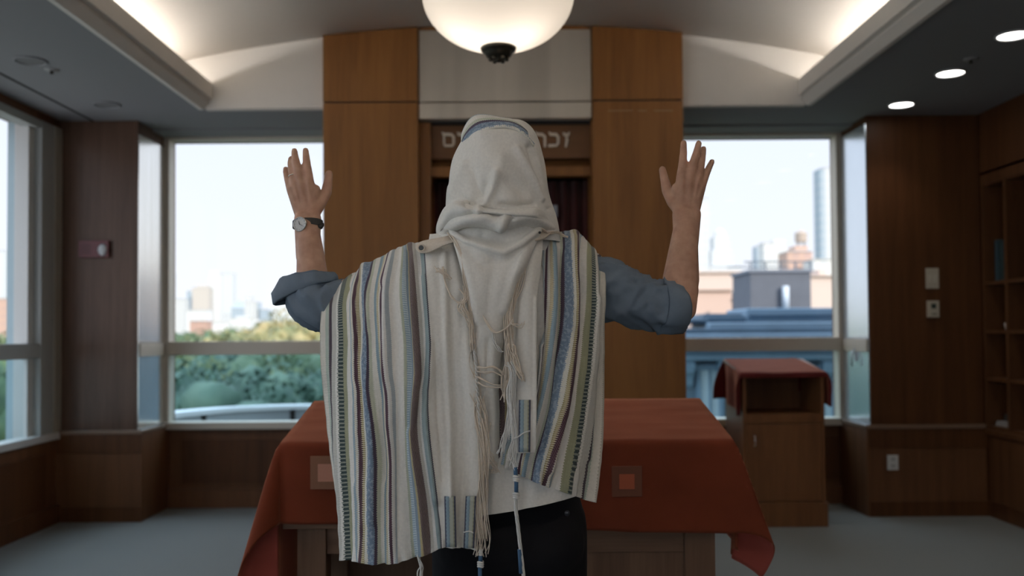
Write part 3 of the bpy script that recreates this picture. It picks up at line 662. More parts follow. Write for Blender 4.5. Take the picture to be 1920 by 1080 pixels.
# slab over the room so the vault is closed off from the sky
struct('ceiling_slab', MB().box((XL - .3, YR - .3, 3.70), (XR + .6, YB + .32, 3.9)), own)
mb = MB(); mb.box((XL - .3, YB + .12, CZ + .03), (XR + .6, YB + .32, 3.7)); mb.box((XL - .3, YR - .2, CZ), (XL - .1, YB + .3, 3.7)); mb.box((XR + .5, YR - .2, CZ), (XR + .6, YB + .3, 3.7))
struct('wall_parapet_upper', mb, own)
# pier outside the long side window
pr = MB(); pr.box((XL - .26, 6.47, GZ), (XL - .19, 6.715, 3.6)); pr.box((XL - .275, 6.53, GZ), (XL - .255, 6.56, 3.6)); pr.box((XL - .19, 6.60, GZ), (XL - .175, 6.64, 3.6))
tag(pr.build('window_pier', flat('pier_metal', (.36, .46, .50), .5, noise_=.04)), 'blue grey metal pier outside the long side window', 'pier')
# curved terrace parapet
M_par = flat('parapet_face', (.34, .37, .40), .7, noise_=.05, scale=3); M_parc = flat('parapet_cap', (.70, .74, .78), .6)
cpts = [at(250, 792, 8.6), at(317, 776, 9.6), at(380, 769, 10.6), at(440, 764, 11.5), at(500, 761.5, 12.2), at(560, 760, 12.6), at(640, 760, 12.8), at(760, 760, 12.6)]
zc = sum(p.z for p in cpts) / len(cpts)
def cr_(pts, n):
    out = []; m = len(pts)
    for i in range(m - 1):
        p0, p1, p2, p3 = pts[max(i - 1, 0)], pts[i], pts[i + 1], pts[min(i + 2, m - 1)]
        for k in range(n):
            t = k / n; out.append(.5 * ((2 * p1) + (p2 - p0) * t + (2 * p0 - 5 * p1 + 4 * p2 - p3) * t * t + (3 * p1 - p0 - 3 * p2 + p3) * t ** 3))
    out.append(pts[-1]); return out
cpts = cr_(cpts, 6)
par = thing('terrace_parapet', (cpts[10].x, cpts[10].y, zc - 1.2), 'curved low terrace wall with a pale coping, outside the window below the trees', 'parapet')
def strip(pts, zlo, zhi, d0, d1, name, mat):
    v = []; f = []
    for i, p in enumerate(pts):
        t = pts[min(i + 1, len(pts) - 1)] - pts[max(i - 1, 0)]; nn = Vector((t.y, -t.x, 0)).normalized()
        for (d, z) in ((d0, zlo), (d1, zlo), (d1, zhi), (d0, zhi)): q = p - nn * d; v.append((q.x, q.y, p.z + z))
    n = len(pts); f = [(4 * i + k, 4 * i + (k + 1) % 4, 4 * i + 4 + (k + 1) % 4, 4 * i + 4 + k) for i in range(n - 1) for k in range(4)] + [(0, 1, 2, 3), (4 * n - 1, 4 * n - 2, 4 * n - 3, 4 * n - 4)]
    return MB().add(v, f).build(name, mat, par)
strip(cpts, -1.2, -.055, 0, .2, 'wall_face', M_par); strip(cpts, -.055, 0, -.03, .3, 'coping', M_parc)
for px in (381, 546):
    Y = 11 if px < 400 else 12.5
    c_ = min(cpts, key=lambda p: abs(topx(p)[0] - px)); MB().box((c_.x - .03, c_.y - .03, c_.z - .9), (c_.x + .03, c_.y + .05, c_.z - .055)).build('joint', M_dark, par)

# trees of the park
def leafmat(name, c1, c2, c3):
    m, nt, b = newmat(name); g = N(nt, 'ShaderNodeNewGeometry'); n = N(nt, 'ShaderNodeTexNoise'); n.inputs['Scale'].default_value = .55; n.inputs['Detail'].default_value = 6
    nt.links.new(g.outputs['Position'], n.inputs['Vector']); r = N(nt, 'ShaderNodeValToRGB'); r.color_ramp.elements[0].position = .35; r.color_ramp.elements[1].position = .7
    r.color_ramp.elements[0].color = (*c1, 1); r.color_ramp.elements[1].color = (*c3, 1); q = r.color_ramp.elements.new(.5); q.color = (*c2, 1)
    nt.links.new(n.outputs[0], r.inputs[0]); nt.links.new(r.outputs[0], b.inputs['Base Color']); b.inputs['Roughness'].default_value = .7; return m
M_leaf = [leafmat('leaves_green', (.035, .075, .035), (.075, .13, .06), (.21, .22, .09)), leafmat('leaves_bluegreen', (.035, .08, .058), (.062, .125, .09), (.11, .18, .12)), leafmat('leaves_sun_tint', (.14, .16, .07), (.25, .23, .10), (.38, .29, .14))]  # warm sunlight and teal shade put into the far and near leaf colours
M_bark = flat('bark', (.10, .07, .05), .9, noise_=.3)
def crown_mesh(seed, nb, R, H):
    rr = random.Random(seed); m = MB()
    ico = bmesh.new(); bmesh.ops.create_icosphere(ico, subdivisions=2, radius=1); iv = [v.co.copy() for v in ico.verts]; fi = [[v.index for v in f.verts] for f in ico.faces]; ico.free()
    for k in range(nb):
        u = rr.uniform(-1, 1); a = rr.uniform(0, 2 * PI); q = math.sqrt(1 - u * u); rad = rr.uniform(.35, 1) ** .5
        c = Vector((q * math.cos(a) * R * rad, q * math.sin(a) * R * rad, u * H * .5 * rad)); s = rr.uniform(.16, .34) * R
        vs_ = [c + p * s * (1 + .55 * noise.noise(p * 2.3 + c)) for p in iv]; m.add(vs_, fi)
    # many loose leaves around
    for k in range(1400):
        u = rr.uniform(-1, 1); a = rr.uniform(0, 2 * PI); q = math.sqrt(1 - u * u); rad = rr.uniform(.8, 1.15)
        c = Vector((q * math.cos(a) * R * rad, q * math.sin(a) * R * rad, u * H * .52 * rad)); d1 = Vector((rr.gauss(0, 1), rr.gauss(0, 1), rr.gauss(0, 1))).normalized(); d2 = d1.orthogonal().normalized()
        s = .05 * R; m.add([c - d1 * s, c - d2 * s * .6, c + d1 * s, c + d2 * s * .6], [(0, 1, 2, 3)])
    return m
CR = [crown_mesh(k + 1, 60, 3.4, 7.5) for k in range(3)]
protos = {}
def tree(px, ytop, Y, R, mat, label, group):
    top = at(px, ytop, Y); H = R * 2.1; key = (CR.index(CR[int(px) % 3]), mat)
    t = thing('tree', (top.x, top.y, GZ), label, 'tree', group)
    if key not in protos:
        m = CR[key[0]]; o = m.build('crown', M_leaf[mat], t, smooth=True); 
        me = o.data; off = wl(t)
        for v in me.vertices: v.co += off
        protos[key] = me
    else:
        o = bpy.data.objects.new('crown', protos[key]); C.objects.link(o); o.parent = t
    s = R / 3.4; o.location = (0, 0, top.z - GZ - 3.9 * s * 1.05); o.scale = (s, s, s * 1.05); o.rotation_euler = (0, 0, random.uniform(0, 6))
    zc_ = top.z - H * .75
    MB().tube([(top.x, top.y, GZ), (top.x + .2, top.y, (GZ + zc_) / 2), (top.x, top.y, zc_)], [.35, .28, .15], 8).build('trunk', M_bark, t)
rt = random.Random(5)
row = [(60, 668, 60, 5), (20, 650, 80, 6), (300, 660, 52, 4.2), (342, 672, 45, 4), (392, 650, 55, 4.6), (436, 667, 47, 4), (480, 655, 54, 4.4), (520, 672, 44, 3.8), (562, 655, 50, 4.4), (604, 664, 46, 4), (648, 655, 52, 4.5), (365, 700, 36, 3.4), (458, 708, 34, 3.2), (540, 700, 35, 3.3), (310, 715, 33, 3.1), (600, 712, 33, 3.2), (410, 716, 30, 2.9), (500, 722, 29, 2.8), (0, 690, 50, 5)]
row += [(-120, 650, 60, 6), (-260, 655, 55, 6), (-420, 650, 50, 6), (-600, 650, 45, 6), (-800, 650, 42, 6)]
ORD = ['first', 'second', 'third', 'fourth', 'fifth', 'sixth', 'seventh', 'eighth', 'ninth', 'tenth', 'eleventh', 'twelfth', 'thirteenth', 'fourteenth', 'fifteenth']
for fr in (0, 1, 2):
    sel = sorted([q for q in row if (2 if q[0] < 100 else (1 if q[1] > 690 else 0)) == fr])
    for i, (px, yt, Y, R) in enumerate(sel):
        lab = ['green park tree in the upper near row, %s from the window jamb', 'blue green park tree low over the terrace wall, %s from the window jamb', 'green park tree outside the long side window, %s from its far end'][fr] % ORD[i]
        tree(px, yt, Y, R, 1 if yt > 690 else (0 if i % 3 else 1), lab, 'park trees near the building')
for i in range(22):
    px = 300 + i * 15.5 + rt.uniform(-5, 5); yt = 630 + rt.uniform(-6, 4) - (14 if px > 505 else 0) - (8 if px > 440 else 0); Y = 120 + rt.uniform(-15, 40)
    tree(px, yt, Y, Y * 26 / F * 2.2, 2 if px > 415 and i % 3 else 0, '%s park tree far off under the skyline, %s from the window jamb' % ('sun-tinted yellow' if px > 415 and i % 3 else 'sunlit green', (ORD + ['sixteenth', 'seventeenth', 'eighteenth', 'nineteenth', 'twentieth', 'twenty-first', 'twenty-second'])[i]), 'far park trees')
tree(560, 590, 110, 6.5, 2, 'tallest sunlit park tree, beside the blue shirt sleeve', None)
tree(588, 598, 112, 6, 2, 'sunlit park tree hard by the shawl edge, behind the rolled sleeve', None)
for px, lb in ((6, 'beside the metal pier'), (30, 'behind the metal pier'), (-20, 'just beyond the picture edge')): tree(px, 636, 130, 8, 0, 'far park tree seen through the long side window, ' + lb, 'far park trees through the side window')

# city buildings
def facade(name, c, cw, sx_=3.0, sz=3.6, mort=.35, rough=.7):
    c = tuple(q * .67 for q in c); cw = tuple(q * .67 for q in cw)
    m, nt, b = newmat(name); g = N(nt, 'ShaderNodeTexCoord'); sp = N(nt, 'ShaderNodeSeparateXYZ'); nt.links.new(g.outputs['Object'], sp.inputs[0])
    h = math_(nt, 'ADD', sp.outputs['X'], sp.outputs['Y'])
    def gate(v, per, w): return math_(nt, 'LESS_THAN', math_(nt, 'FRACT', math_(nt, 'DIVIDE', v, per)), w)
    k = math_(nt, 'MULTIPLY', gate(h, sx_, 1 - mort), gate(sp.outputs['Z'], sz, 1 - mort))
    mx = N(nt, 'ShaderNodeMixRGB'); nt.links.new(k, mx.inputs[0]); mx.inputs[1].default_value = (*c, 1); mx.inputs[2].default_value = (*cw, 1)
    nt.links.new(mx.outputs[0], b.inputs['Base Color']); b.inputs['Roughness'].default_value = rough; return m
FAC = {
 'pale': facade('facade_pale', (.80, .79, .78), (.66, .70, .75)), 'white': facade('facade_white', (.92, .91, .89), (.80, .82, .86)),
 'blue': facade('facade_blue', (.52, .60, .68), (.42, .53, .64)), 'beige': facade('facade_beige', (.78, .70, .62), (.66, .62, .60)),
 'red': facade('facade_red', (.66, .42, .34), (.60, .40, .34)), 'pink': facade('facade_pink', (.74, .50, .40), (.66, .46, .40)), 'haze_tint': facade('facade_haze_tint', (.80, .82, .85), (.74, .78, .83))}  # last entry has distance haze put into the facade colour
def building(px0, px1, ytop, Y, mat, label, tops=(), depth=None, yb=None):
    a = at(px0, ytop, Y); b = at(px1, ytop, Y); w = b.x - a.x; d = depth or max(8, w * .8)
    t = thing('building', ((a.x + b.x) / 2, Y + d / 2, GZ), label, 'building')
    MB().box((a.x, Y, GZ), (b.x, Y + d, a.z)).build('tower_block', FAC[mat] if isinstance(mat, str) else mat, t)
    MB().box((a.x - w * .01, Y - .3, a.z), (b.x + w * .01, Y + d, a.z + w * .03)).build('roof_edge', FAC['pale'] if isinstance(mat, str) else mat, t)
    zb_ = a.z; ins = .12
    for (f0, f1, yt, nm) in tops:
        c = at(px0 + (px1 - px0) * f0, yt, Y + d * .3); e_ = at(px0 + (px1 - px0) * f1, yt, Y + d * .3)
        if nm == 'spire': MB().lathe([(w * .05, a.z), (w * .04, (a.z + c.z) / 2), (.05, c.z)], ((c.x + e_.x) / 2, Y + d * .4, 0), 8).build('spire', FAC['pale'], t)
        elif nm == 'dome': MB().lathe([((e_.x - c.x) / 2 * math.cos(q * PI / 16), zb_ + (c.z - zb_) * math.sin(q * PI / 16)) for q in range(9)], ((c.x + e_.x) / 2, Y + d * .5, 0), 20).build('dome', FAC['white'], t, smooth=True)
        elif nm == 'pyramid':
            v = [(c.x, Y, a.z), (e_.x, Y, a.z), (e_.x, Y + d, a.z), (c.x, Y + d, a.z), ((c.x + e_.x) / 2, Y + d / 2, c.z)]
            MB().add(v, [(0, 1, 4), (1, 2, 4), (2, 3, 4), (3, 0, 4), (0, 1, 2, 3)]).build('pyramid_roof', FAC['blue'], t)
        else:
            MB().box((c.x, Y + d * ins, zb_), (e_.x, Y + d * (1 - ins), c.z)).build('setback', FAC[mat] if isinstance(mat, str) else mat, t); zb_ = c.z; ins += .05
    return t
bl = [
 (308, 325, 512, 900, 'haze_tint', 'hazy tower at the window frame, first of the park skyline', ()),
 (318, 347, 561, 700, 'pale', 'broad pale building low at the start of the park skyline', ()),
 (350, 361, 546, 820, 'blue', 'narrow blue grey slab beside the pale flat-topped tower', ()),
 (360, 392, 540, 800, 'beige', 'tall beige tower with a stepped top over the park', ((.3, .95, 535, 'setback'),)),
 (391, 413, 514, 860, 'white', 'tallest slim white tower of the park skyline', ((.2, .8, 508, 'setback'),)),
 (412, 437, 513, 1500, 'haze_tint', 'faint hazy tower behind the slim white one', ()),
 (350, 388, 582, 520, 'white', 'low white block in front of the beige tower', ()),
 (356, 387, 602, 400, 'red', 'low brick red building at the foot of the beige tower', ()),
 (388, 430, 604, 520, 'white', 'low broad white building over the trees below the slim tower', ()),
 (418, 445, 590, 900, 'haze_tint', 'pale low building left of the pyramid roof', ()),
 (434, 462, 578, 800, 'blue', 'blue grey building with a pyramid roof in the skyline', ((0, 1, 562, 'pyramid'),)),
 (458, 478, 566, 760, 'pale', 'pale tower with a pointed top beside the pyramid roof', ((.2, .8, 556, 'setback'), (.4, .6, 547, 'spire'))),
 (478, 486, 567, 840, 'blue', 'thin blue grey slab beside the pointed pale tower', ()),
 (484, 500, 580, 840, 'blue', 'squat blue grey tower in the park skyline', ()),
 (503, 508, 582, 900, 'blue', 'very thin bluish tower between squat and wide hazy ones', ()),
 (508, 549, 550, 1300, 'haze_tint', 'wide hazy tower beside the rolled shirt cuff', ((0, .4, 546, 'setback'),)),
 (432, 470, 598, 480, 'white', 'low white apartment block above the sun-tinted trees', ((.3, .8, 593, 'setback'),)),
 (466, 500, 604, 500, 'white', 'second low white block above the sun-tinted trees', ((0, .5, 600, 'setback'),)),
 (-10, 9, 470, 600, 'haze_tint', 'pale tower seen through the long side window', ()),
 (-14, 14, 560, 420, 'pink', 'pinkish building seen through the long side window', ()),
 (1300, 1328, 372, 420, 'haze_tint', 'pale tall tower directly behind the raised bare forearm', ()),
 (1331, 1390, 500, 520, 'haze_tint', 'broad white stepped building with a dome, beside the raised forearm', ((.02, .7, 470, 'setback'), (.1, .62, 445, 'setback'), (.15, .55, 428, 'dome'))),
 (1418, 1436, 462, 520, 'blue', 'bluish glass block over the dark rooftop house', ()),
 (1432, 1475, 456, 480, 'white', 'white stepped apartment block over the dark rooftop house', ((.4, .9, 450, 'setback'),)),
 (1476, 1523, 472, 240, 'pink', 'pink brick apartment block with a rooftop water tank', ((.25, .75, 462, 'setback'),)),
 (1537, 1546, 316, 380, 'blue', 'blue shade side of the tallest tower by the window frame', ()),  # tower's shaded flank given as a blue facade colour
 (1545, 1580, 315, 382, 'haze_tint', 'tallest pale tower at the window frame', ()),
 (1524, 1580, 487, 230, 'white', 'low white building at the foot of the tallest tower', ()),
]
for (a, b, yt, Y, mt, lab, tops) in bl: building(a, b, yt, Y, mt, lab, tops)
# water tank on the pink block
q = at(1502, 462, 245)
tk = thing('water_tank', q, 'round water tank on a stand on the pink brick roof', 'water tank')
MB().lathe([(.01, 1.2), (1.6, 1.2), (1.6, 3.6), (.05, 4.6)], q, 16).build('tank', flat('tank_wood', (.40, .33, .28), .8), tk)
for s in range(4): MB().tube([(q.x + 1.2 * math.cos(s * PI / 2 + .7), q.y + 1.2 * math.sin(s * PI / 2 + .7), q.z - .2), (q.x + 1.0 * math.cos(s * PI / 2 + .7), q.y + 1.0 * math.sin(s * PI / 2 + .7), q.z + 1.25)], .12, 6).build('leg', flat('tank_leg', (.2, .2, .2), .8), tk)
# brick blocks
BR = facade('brick_sunlit', (.86, .62, .52), (.81, .58, .49), 40, 30, .04); BR2 = facade('brick_paler', (.90, .73, .65), (.85, .69, .61), 40, 30, .04)
building(1296, 1406, 512, 105, BR2, 'pale brick party wall behind the raised elbow', ((.02, .1, 503, 'setback'),), 10)
building(1296, 1372, 545, 85, BR, 'sunlit pink brick building beside the raised elbow', (), 8)
hb = building(1372, 1406, 561, 85, BR, 'lower pink brick building carrying the small pale roof hut', (), 8)
building(1520, 1585, 518, 90, BR2, 'sunlit brick building between dark rooftop house and window frame', ((.1, .3, 507, 'setback'),), 8)
# bluish box with pale vent on the brick roof
a = at(1375, 542, 86); b = at(1400, 560.5, 86)
tag(MB().box((a.x, 86, b.z + .0), (b.x, 88, a.z)).build('roof_hut', flat('hut_pale', (.62, .68, .64), .7)), 'small pale roof hut on the pink brick building', 'roof hut')
q = at(1376, 555, 82.5); tag(MB().tube([(q.x, 82.5, GZ), (q.x, 82.5, q.z + .3)], .18, 8).build('drain_pipe', flat('pipe_dark', (.1, .1, .1), .6)), 'dark upright pipe beside the pale roof hut', 'pipe')
# dark rooftop house with railing and pipe
DY = 38; M_dk = flat('dark_brick', (.115, .125, .15), .8, noise_=.15, scale=2)
a = at(1407, 507, DY); b = at(1521, 592, DY)
dh = thing('rooftop_house', ((a.x + b.x) / 2, DY, b.z), 'dark grey rooftop house with a railing, over the blue roofs', 'rooftop house')
MB().box((a.x, DY, at(1440, 622, 22.6).z), (b.x, DY + 3, a.z)).build('house_block', M_dk, dh)
MB().box((a.x - .08, DY - .08, a.z - .08), (b.x + .08, DY + 3.08, a.z + .03)).build('roof_edge', flat('roof_edge_grey', (.2, .22, .26), .7), dh)
rl = MB(); zt_ = at(1460, 491, DY).z; 
rl.box((a.x - .25, DY - .03, zt_ - .03), (b.x, DY + .03, zt_ + .03)); rl.box((a.x - .25, DY + 2.9, zt_ - .03), (b.x, DY + 2.96, zt_ + .03)); rl.build('top_rail', flat('rail_dark', (.10, .13, .17), .6), dh)
for k in range(5): xx = a.x + (b.x - a.x) * k / 4; MB().box((xx - .03, DY - .03, a.z), (xx + .03, DY + .03, zt_)).build('rail_post', flat('rail_dark2', (.10, .13, .17), .6), dh)
c = at(1468, 536, DY - .3); e_ = at(1481, 580, DY - .3)
MB().tube([((c.x + e_.x) / 2, DY - .2, e_.z), ((c.x + e_.x) / 2, DY - .2, c.z)], .14, 12).build('vent_pipe', flat('vent_pale', (.55, .62, .70), .5), dh, smooth=True)
# brownstone: blue sky shade painted into cornice and facade colours
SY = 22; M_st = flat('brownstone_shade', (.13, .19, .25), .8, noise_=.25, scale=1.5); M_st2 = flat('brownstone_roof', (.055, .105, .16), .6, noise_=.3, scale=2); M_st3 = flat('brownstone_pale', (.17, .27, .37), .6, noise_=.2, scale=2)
a = at(1285, 640, SY); b = at(1600, 640, SY)
bs = thing('brownstone', ((a.x + b.x) / 2, SY, GZ), 'blue shaded old stone building with layered cornices just outside the window by the lectern', 'building')
def zat(y, Y, px=1440): return at(px, y, Y).z
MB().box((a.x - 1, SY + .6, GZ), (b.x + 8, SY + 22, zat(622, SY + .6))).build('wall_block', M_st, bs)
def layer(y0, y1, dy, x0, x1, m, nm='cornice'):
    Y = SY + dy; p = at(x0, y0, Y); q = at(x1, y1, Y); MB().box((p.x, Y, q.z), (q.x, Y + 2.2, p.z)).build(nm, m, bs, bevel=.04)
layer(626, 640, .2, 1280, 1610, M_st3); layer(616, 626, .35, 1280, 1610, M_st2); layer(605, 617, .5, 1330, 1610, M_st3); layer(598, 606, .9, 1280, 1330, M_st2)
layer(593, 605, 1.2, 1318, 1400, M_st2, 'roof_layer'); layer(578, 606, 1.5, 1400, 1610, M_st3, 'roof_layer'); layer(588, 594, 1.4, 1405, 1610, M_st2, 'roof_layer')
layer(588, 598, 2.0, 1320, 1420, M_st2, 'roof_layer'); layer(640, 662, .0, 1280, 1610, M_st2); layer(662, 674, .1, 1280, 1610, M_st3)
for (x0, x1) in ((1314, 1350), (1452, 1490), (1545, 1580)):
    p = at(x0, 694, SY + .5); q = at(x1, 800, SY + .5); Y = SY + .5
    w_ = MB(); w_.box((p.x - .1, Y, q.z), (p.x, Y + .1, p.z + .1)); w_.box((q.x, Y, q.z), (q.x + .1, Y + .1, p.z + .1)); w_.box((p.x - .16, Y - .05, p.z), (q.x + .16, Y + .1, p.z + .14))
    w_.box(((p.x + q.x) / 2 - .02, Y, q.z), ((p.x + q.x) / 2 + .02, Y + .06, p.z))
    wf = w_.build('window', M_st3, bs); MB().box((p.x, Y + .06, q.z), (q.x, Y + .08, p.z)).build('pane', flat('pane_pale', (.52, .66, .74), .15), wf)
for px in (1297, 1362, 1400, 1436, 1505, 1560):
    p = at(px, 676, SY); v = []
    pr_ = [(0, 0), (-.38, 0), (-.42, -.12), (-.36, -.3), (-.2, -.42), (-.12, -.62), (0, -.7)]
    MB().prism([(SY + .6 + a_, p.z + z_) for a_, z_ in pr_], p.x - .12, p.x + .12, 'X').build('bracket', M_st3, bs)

# ================================================================= THE PERSON
PX0 = at(950, 700, 2.1).x
per = thing('person', (PX0, 2.1, 0), 'person with both hands raised, in a striped white prayer shawl, blue shirt and black trousers', 'person')
def caps(mb, p, q, r0, r1, n=16, flatx=1.0):
    p = Vector(p); q = Vector(q); ax = (q - p); L = ax.length
    if L < 1e-6: mb.ball(p, r0, 8); return
    ax.normalize(); pts = []; rs = []
    for i in range(6, 0, -1):
        a = i * PI / 12 * .98; pts.append(p - ax * r0 * math.sin(a)); rs.append(r0 * math.cos(a))
    for i in range(7): t = i / 6; pts.append(p + ax * L * t); rs.append(r0 + (r1 - r0) * t)
    for i in range(1, 7):
        a = i * PI / 12 * .98; pts.append(q + ax * r1 * math.sin(a)); rs.append(r1 * math.cos(a))
    mb.tube(pts, rs, n)
def chain(mb, pts):
    for (p, r), (q, s) in zip(pts, pts[1:]): caps(mb, p, q, r, s)
def remesh(o, voxel, smooth=6, fac=.5):
    r = o.modifiers.new('r', 'REMESH'); r.mode = 'VOXEL'; r.voxel_size = voxel; r.use_smooth_shade = True
    s = o.modifiers.new('s', 'SMOOTH'); s.factor = fac; s.iterations = smooth
    dg = bpy.context.evaluated_depsgraph_get(); dg.update(); me = bpy.data.meshes.new_from_object(o.evaluated_get(dg))
    o.modifiers.clear(); old = o.data; o.data = me; me.name = old.name
    me.polygons.foreach_set('use_smooth', [True] * len(me.polygons)); return o
def ptr(px, py, Y): return at(px, py, Y)
B = MB()
# --- trunk, neck, head
hipc = ptr(955, 985, 2.19); gz = .05
sh_l = ptr(716, 538, 2.21); sh_r = ptr(1078, 530, 2.21)
sp0 = ptr(955, 940, 2.20); sp1 = ptr(952, 760, 2.23); sp2 = ptr(950, 610, 2.225); sp3 = ptr(948, 520, 2.22); nk = ptr(946, 420, 2.19)
for c, r, s in ((hipc, .155, (1.08, .78, .85)), (sp0, .145, (1.05, .75, .9)), (sp1, .145, (1.08, .78, 1.1)), (sp2, .165, (1.1, .74, 1.0)), (sp3, .15, (1.15, .66, .75))):
    B.ball(c, r, 14, s)
caps(B, sh_l + Vector((.03, 0, .0)), sp3, .052, .08); caps(B, sh_r - Vector((.03, 0, .0)), sp3, .052, .08)
caps(B, sh_l, ptr(930, 475, 2.21), .05, .06); caps(B, sh_r, ptr(965, 475, 2.21), .05, .06)
caps(B, sp3, nk, .075, .062)
hc = ptr(944, 330, 2.165)
caps(B, nk, hc, .062, .07)
B.ball(hc + Vector((0, 0, .015)), .098, 16, (.80, 1.0, 1.12)); B.ball(hc + Vector((0, .035, -.055)), .07, 12, (.85, .95, 1.1)); 
caps(B, hc + Vector((0, .075, -.11)), hc + Vector((0, .06, -.10)), .028, .03)         # chin
caps(B, hc + Vector((0, .098, .012)), hc + Vector((0, .118, -.028)), .009, .014)        # nose
for s in (-1, 1):
    B.ball(hc + Vector((s * .014, .108, -.032)), .010, 6); B.ball(hc + Vector((s * .030, .088, .012)), .014, 8, (1.1, .7, .8))
    caps(B, hc + Vector((s * .014, .098, .027)), hc + Vector((s * .044, .084, .026)), .009, .008)
    B.ball(hc + Vector((s * .085, .005, -.01)), .026, 8, (.4, .75, 1.25))                 # ears
caps(B, hc + Vector((-.020, .100, -.062)), hc + Vector((.020, .100, -.062)), .008, .008); caps(B, hc + Vector((-.016, .098, -.074)), hc + Vector((.016, .098, -.074)), .008, .008)
# --- legs and feet
for s in (-1, 1):
    hp = hipc + Vector((s * .085, 0, -.02)); kn = Vector((hipc.x + s * .105, 2.18, .50)); an = Vector((hipc.x + s * .115, 2.16, .10))
    caps(B, hp, kn, .092, .056); caps(B, kn, kn * .6 + an * .4 + Vector((0, -.012, 0)), .054, .056); caps(B, kn * .6 + an * .4 + Vector((0, -.012, 0)), an, .056, .036)
    caps(B, an + Vector((0, -.01, -.03)), Vector((an.x + s * .02, 2.34, .045)), .036, .030)
# --- arms
def arm(sh, el, wr, rr):
    caps(B, sh, el, .044, rr[0]); 
    m1 = el * .7 + wr * .3
    caps(B, el, m1, rr[0], rr[1]); caps(B, m1, wr, rr[1], rr[2])
elL, wrL = ptr(590, 572, 2.22), ptr(577, 416, 2.26); elR, wrR = ptr(1272, 575, 2.20), ptr(1287, 408, 2.26)
arm(sh_l, elL, wrL, (.042, .040, .026)); arm(sh_r, elR, wrR, (.042, .045, .027))
caps(B, ptr(1283, 580, 2.18), ptr(1283, 545, 2.20), .029, .035)
# flat, wide wrists
for (a, b, Y) in ((566, 410, 2.26), (588, 410, 2.26), (1275, 402, 2.26), (1300, 402, 2.26)): caps(B, ptr(a, b, Y), ptr({566: 573, 588: 581, 1275: 1282, 1300: 1290}[a], b + 72, Y - .01), .0195, .024)
# --- hands: wrist root, then metacarpal and finger joints in the photo's pose
def finger(pts, Ys, rs):
    P = [ptr(p[0], p[1], y) for p, y in zip(pts, Ys)]
    chain(B, list(zip(P, rs)))
    return P
HY = 2.27
# left hand (little finger outermost)
FL = {
 'little': finger([(565, 405), (546, 356), (540, 338), (536.5, 323), (536, 317)], [HY, HY, HY + .018, HY + .03, HY + .04], [.016, .0120, .0095, .0085, .0075]),
 'ring': finger([(570, 402), (553, 346), (547.5, 322), (545.5, 306), (546, 298)], [HY, HY - .004, HY + .004, HY + .016, HY + .026], [.017, .0125, .0102, .0092, .0078]),
 'middle': finger([(578, 402), (563, 338), (557, 312), (553, 294), (552, 283)], [HY, HY - .006, HY - .004, HY + .004, HY + .012], [.018, .0130, .0105, .0094, .0080]),
 'index': finger([(586, 402), (579, 338), (576, 312), (574, 294), (573, 282)], [HY, HY - .004, HY - .004, HY + .002, HY + .010], [.017, .0130, .0104, .0092, .0078]),
 'thumb': finger([(586, 400), (600, 380), (612, 360), (615, 340), (617, 326)], [HY - .006, HY + .012, HY + .022, HY + .026, HY + .028], [.019, .0165, .0140, .0115, .0098])}
caps(B, ptr(583, 385, HY), ptr(592, 355, HY), .017, .012); caps(B, ptr(590, 392, HY + .01), ptr(603, 368, HY + .015), .016, .012)
FR = {
 'index': finger([(1279, 400), (1277, 336), (1280, 308), (1281.5, 286), (1282, 268)], [HY, HY - .006, HY - .004, HY + .002, HY + .012], [.017, .0132, .0108, .0095, .0080]),
 'middle': finger([(1286, 400), (1294, 332), (1301, 303), (1307, 283), (1310, 269)], [HY, HY - .006, HY - .006, HY, HY + .008], [.018, .0132, .0108, .0095, .0080]),
 'ring': finger([(1294, 400), (1308, 336), (1314, 310), (1317, 292), (1319, 279)], [HY, HY - .002, HY + .008, HY + .016, HY + .024], [.017, .0126, .0104, .0092, .0078]),
 'little': finger([(1299, 402), (1316, 346), (1325, 324), (1331, 311), (1335, 303)], [HY, HY + .004, HY + .016, HY + .024, HY + .03], [.016, .0118, .0094, .0083, .0073]),
 'thumb': finger([(1278, 396), (1262, 378), (1251, 358), (1246, 336), (1242, 318)], [HY - .006, HY + .012, HY + .022, HY + .026, HY + .028], [.019, .0165, .0140, .0112, .0092])}
caps(B, ptr(1281, 386, HY), ptr(1268, 352, HY), .017, .012); caps(B, ptr(1274, 390, HY + .01), ptr(1260, 366, HY + .015), .016, .012)
caps(B, ptr(1300, 395, HY), ptr(1312, 350, HY), .015, .012)
def skinmat():
    m, nt, b = newmat('skin'); g = N(nt, 'ShaderNodeTexCoord'); n = N(nt, 'ShaderNodeTexNoise'); n.inputs['Scale'].default_value = 38; n.inputs['Detail'].default_value = 5; nt.links.new(g.outputs['Object'], n.inputs['Vector'])
    r = N(nt, 'ShaderNodeValToRGB'); r.color_ramp.elements[0].position = .3; r.color_ramp.elements[1].position = .75
    r.color_ramp.elements[0].color = (.45, .245, .165, 1); r.color_ramp.elements[1].color = (.63, .375, .26, 1); nt.links.new(n.outputs[0], r.inputs[0]); nt.links.new(r.outputs[0], b.inputs['Base Color'])
    b.inputs['Roughness'].default_value = .55; b.inputs['Subsurface Weight'].default_value = .15; b.inputs['Subsurface Radius'].default_value = (.012, .005, .003); b.inputs['Subsurface Scale'].default_value = 1.0
    n2 = N(nt, 'ShaderNodeTexNoise'); n2.inputs['Scale'].default_value = 420; nt.links.new(g.outputs['Object'], n2.inputs['Vector'])
    bp = N(nt, 'ShaderNodeBump'); bp.inputs['Strength'].default_value = .15; bp.inputs['Distance'].default_value = .001; nt.links.new(n2.outputs[0], bp.inputs['Height']); nt.links.new(bp.outputs[0], b.inputs['Normal']); return m
M_skin = skinmat()
body = remesh(B.build('body', M_skin, per), .0032, 5)
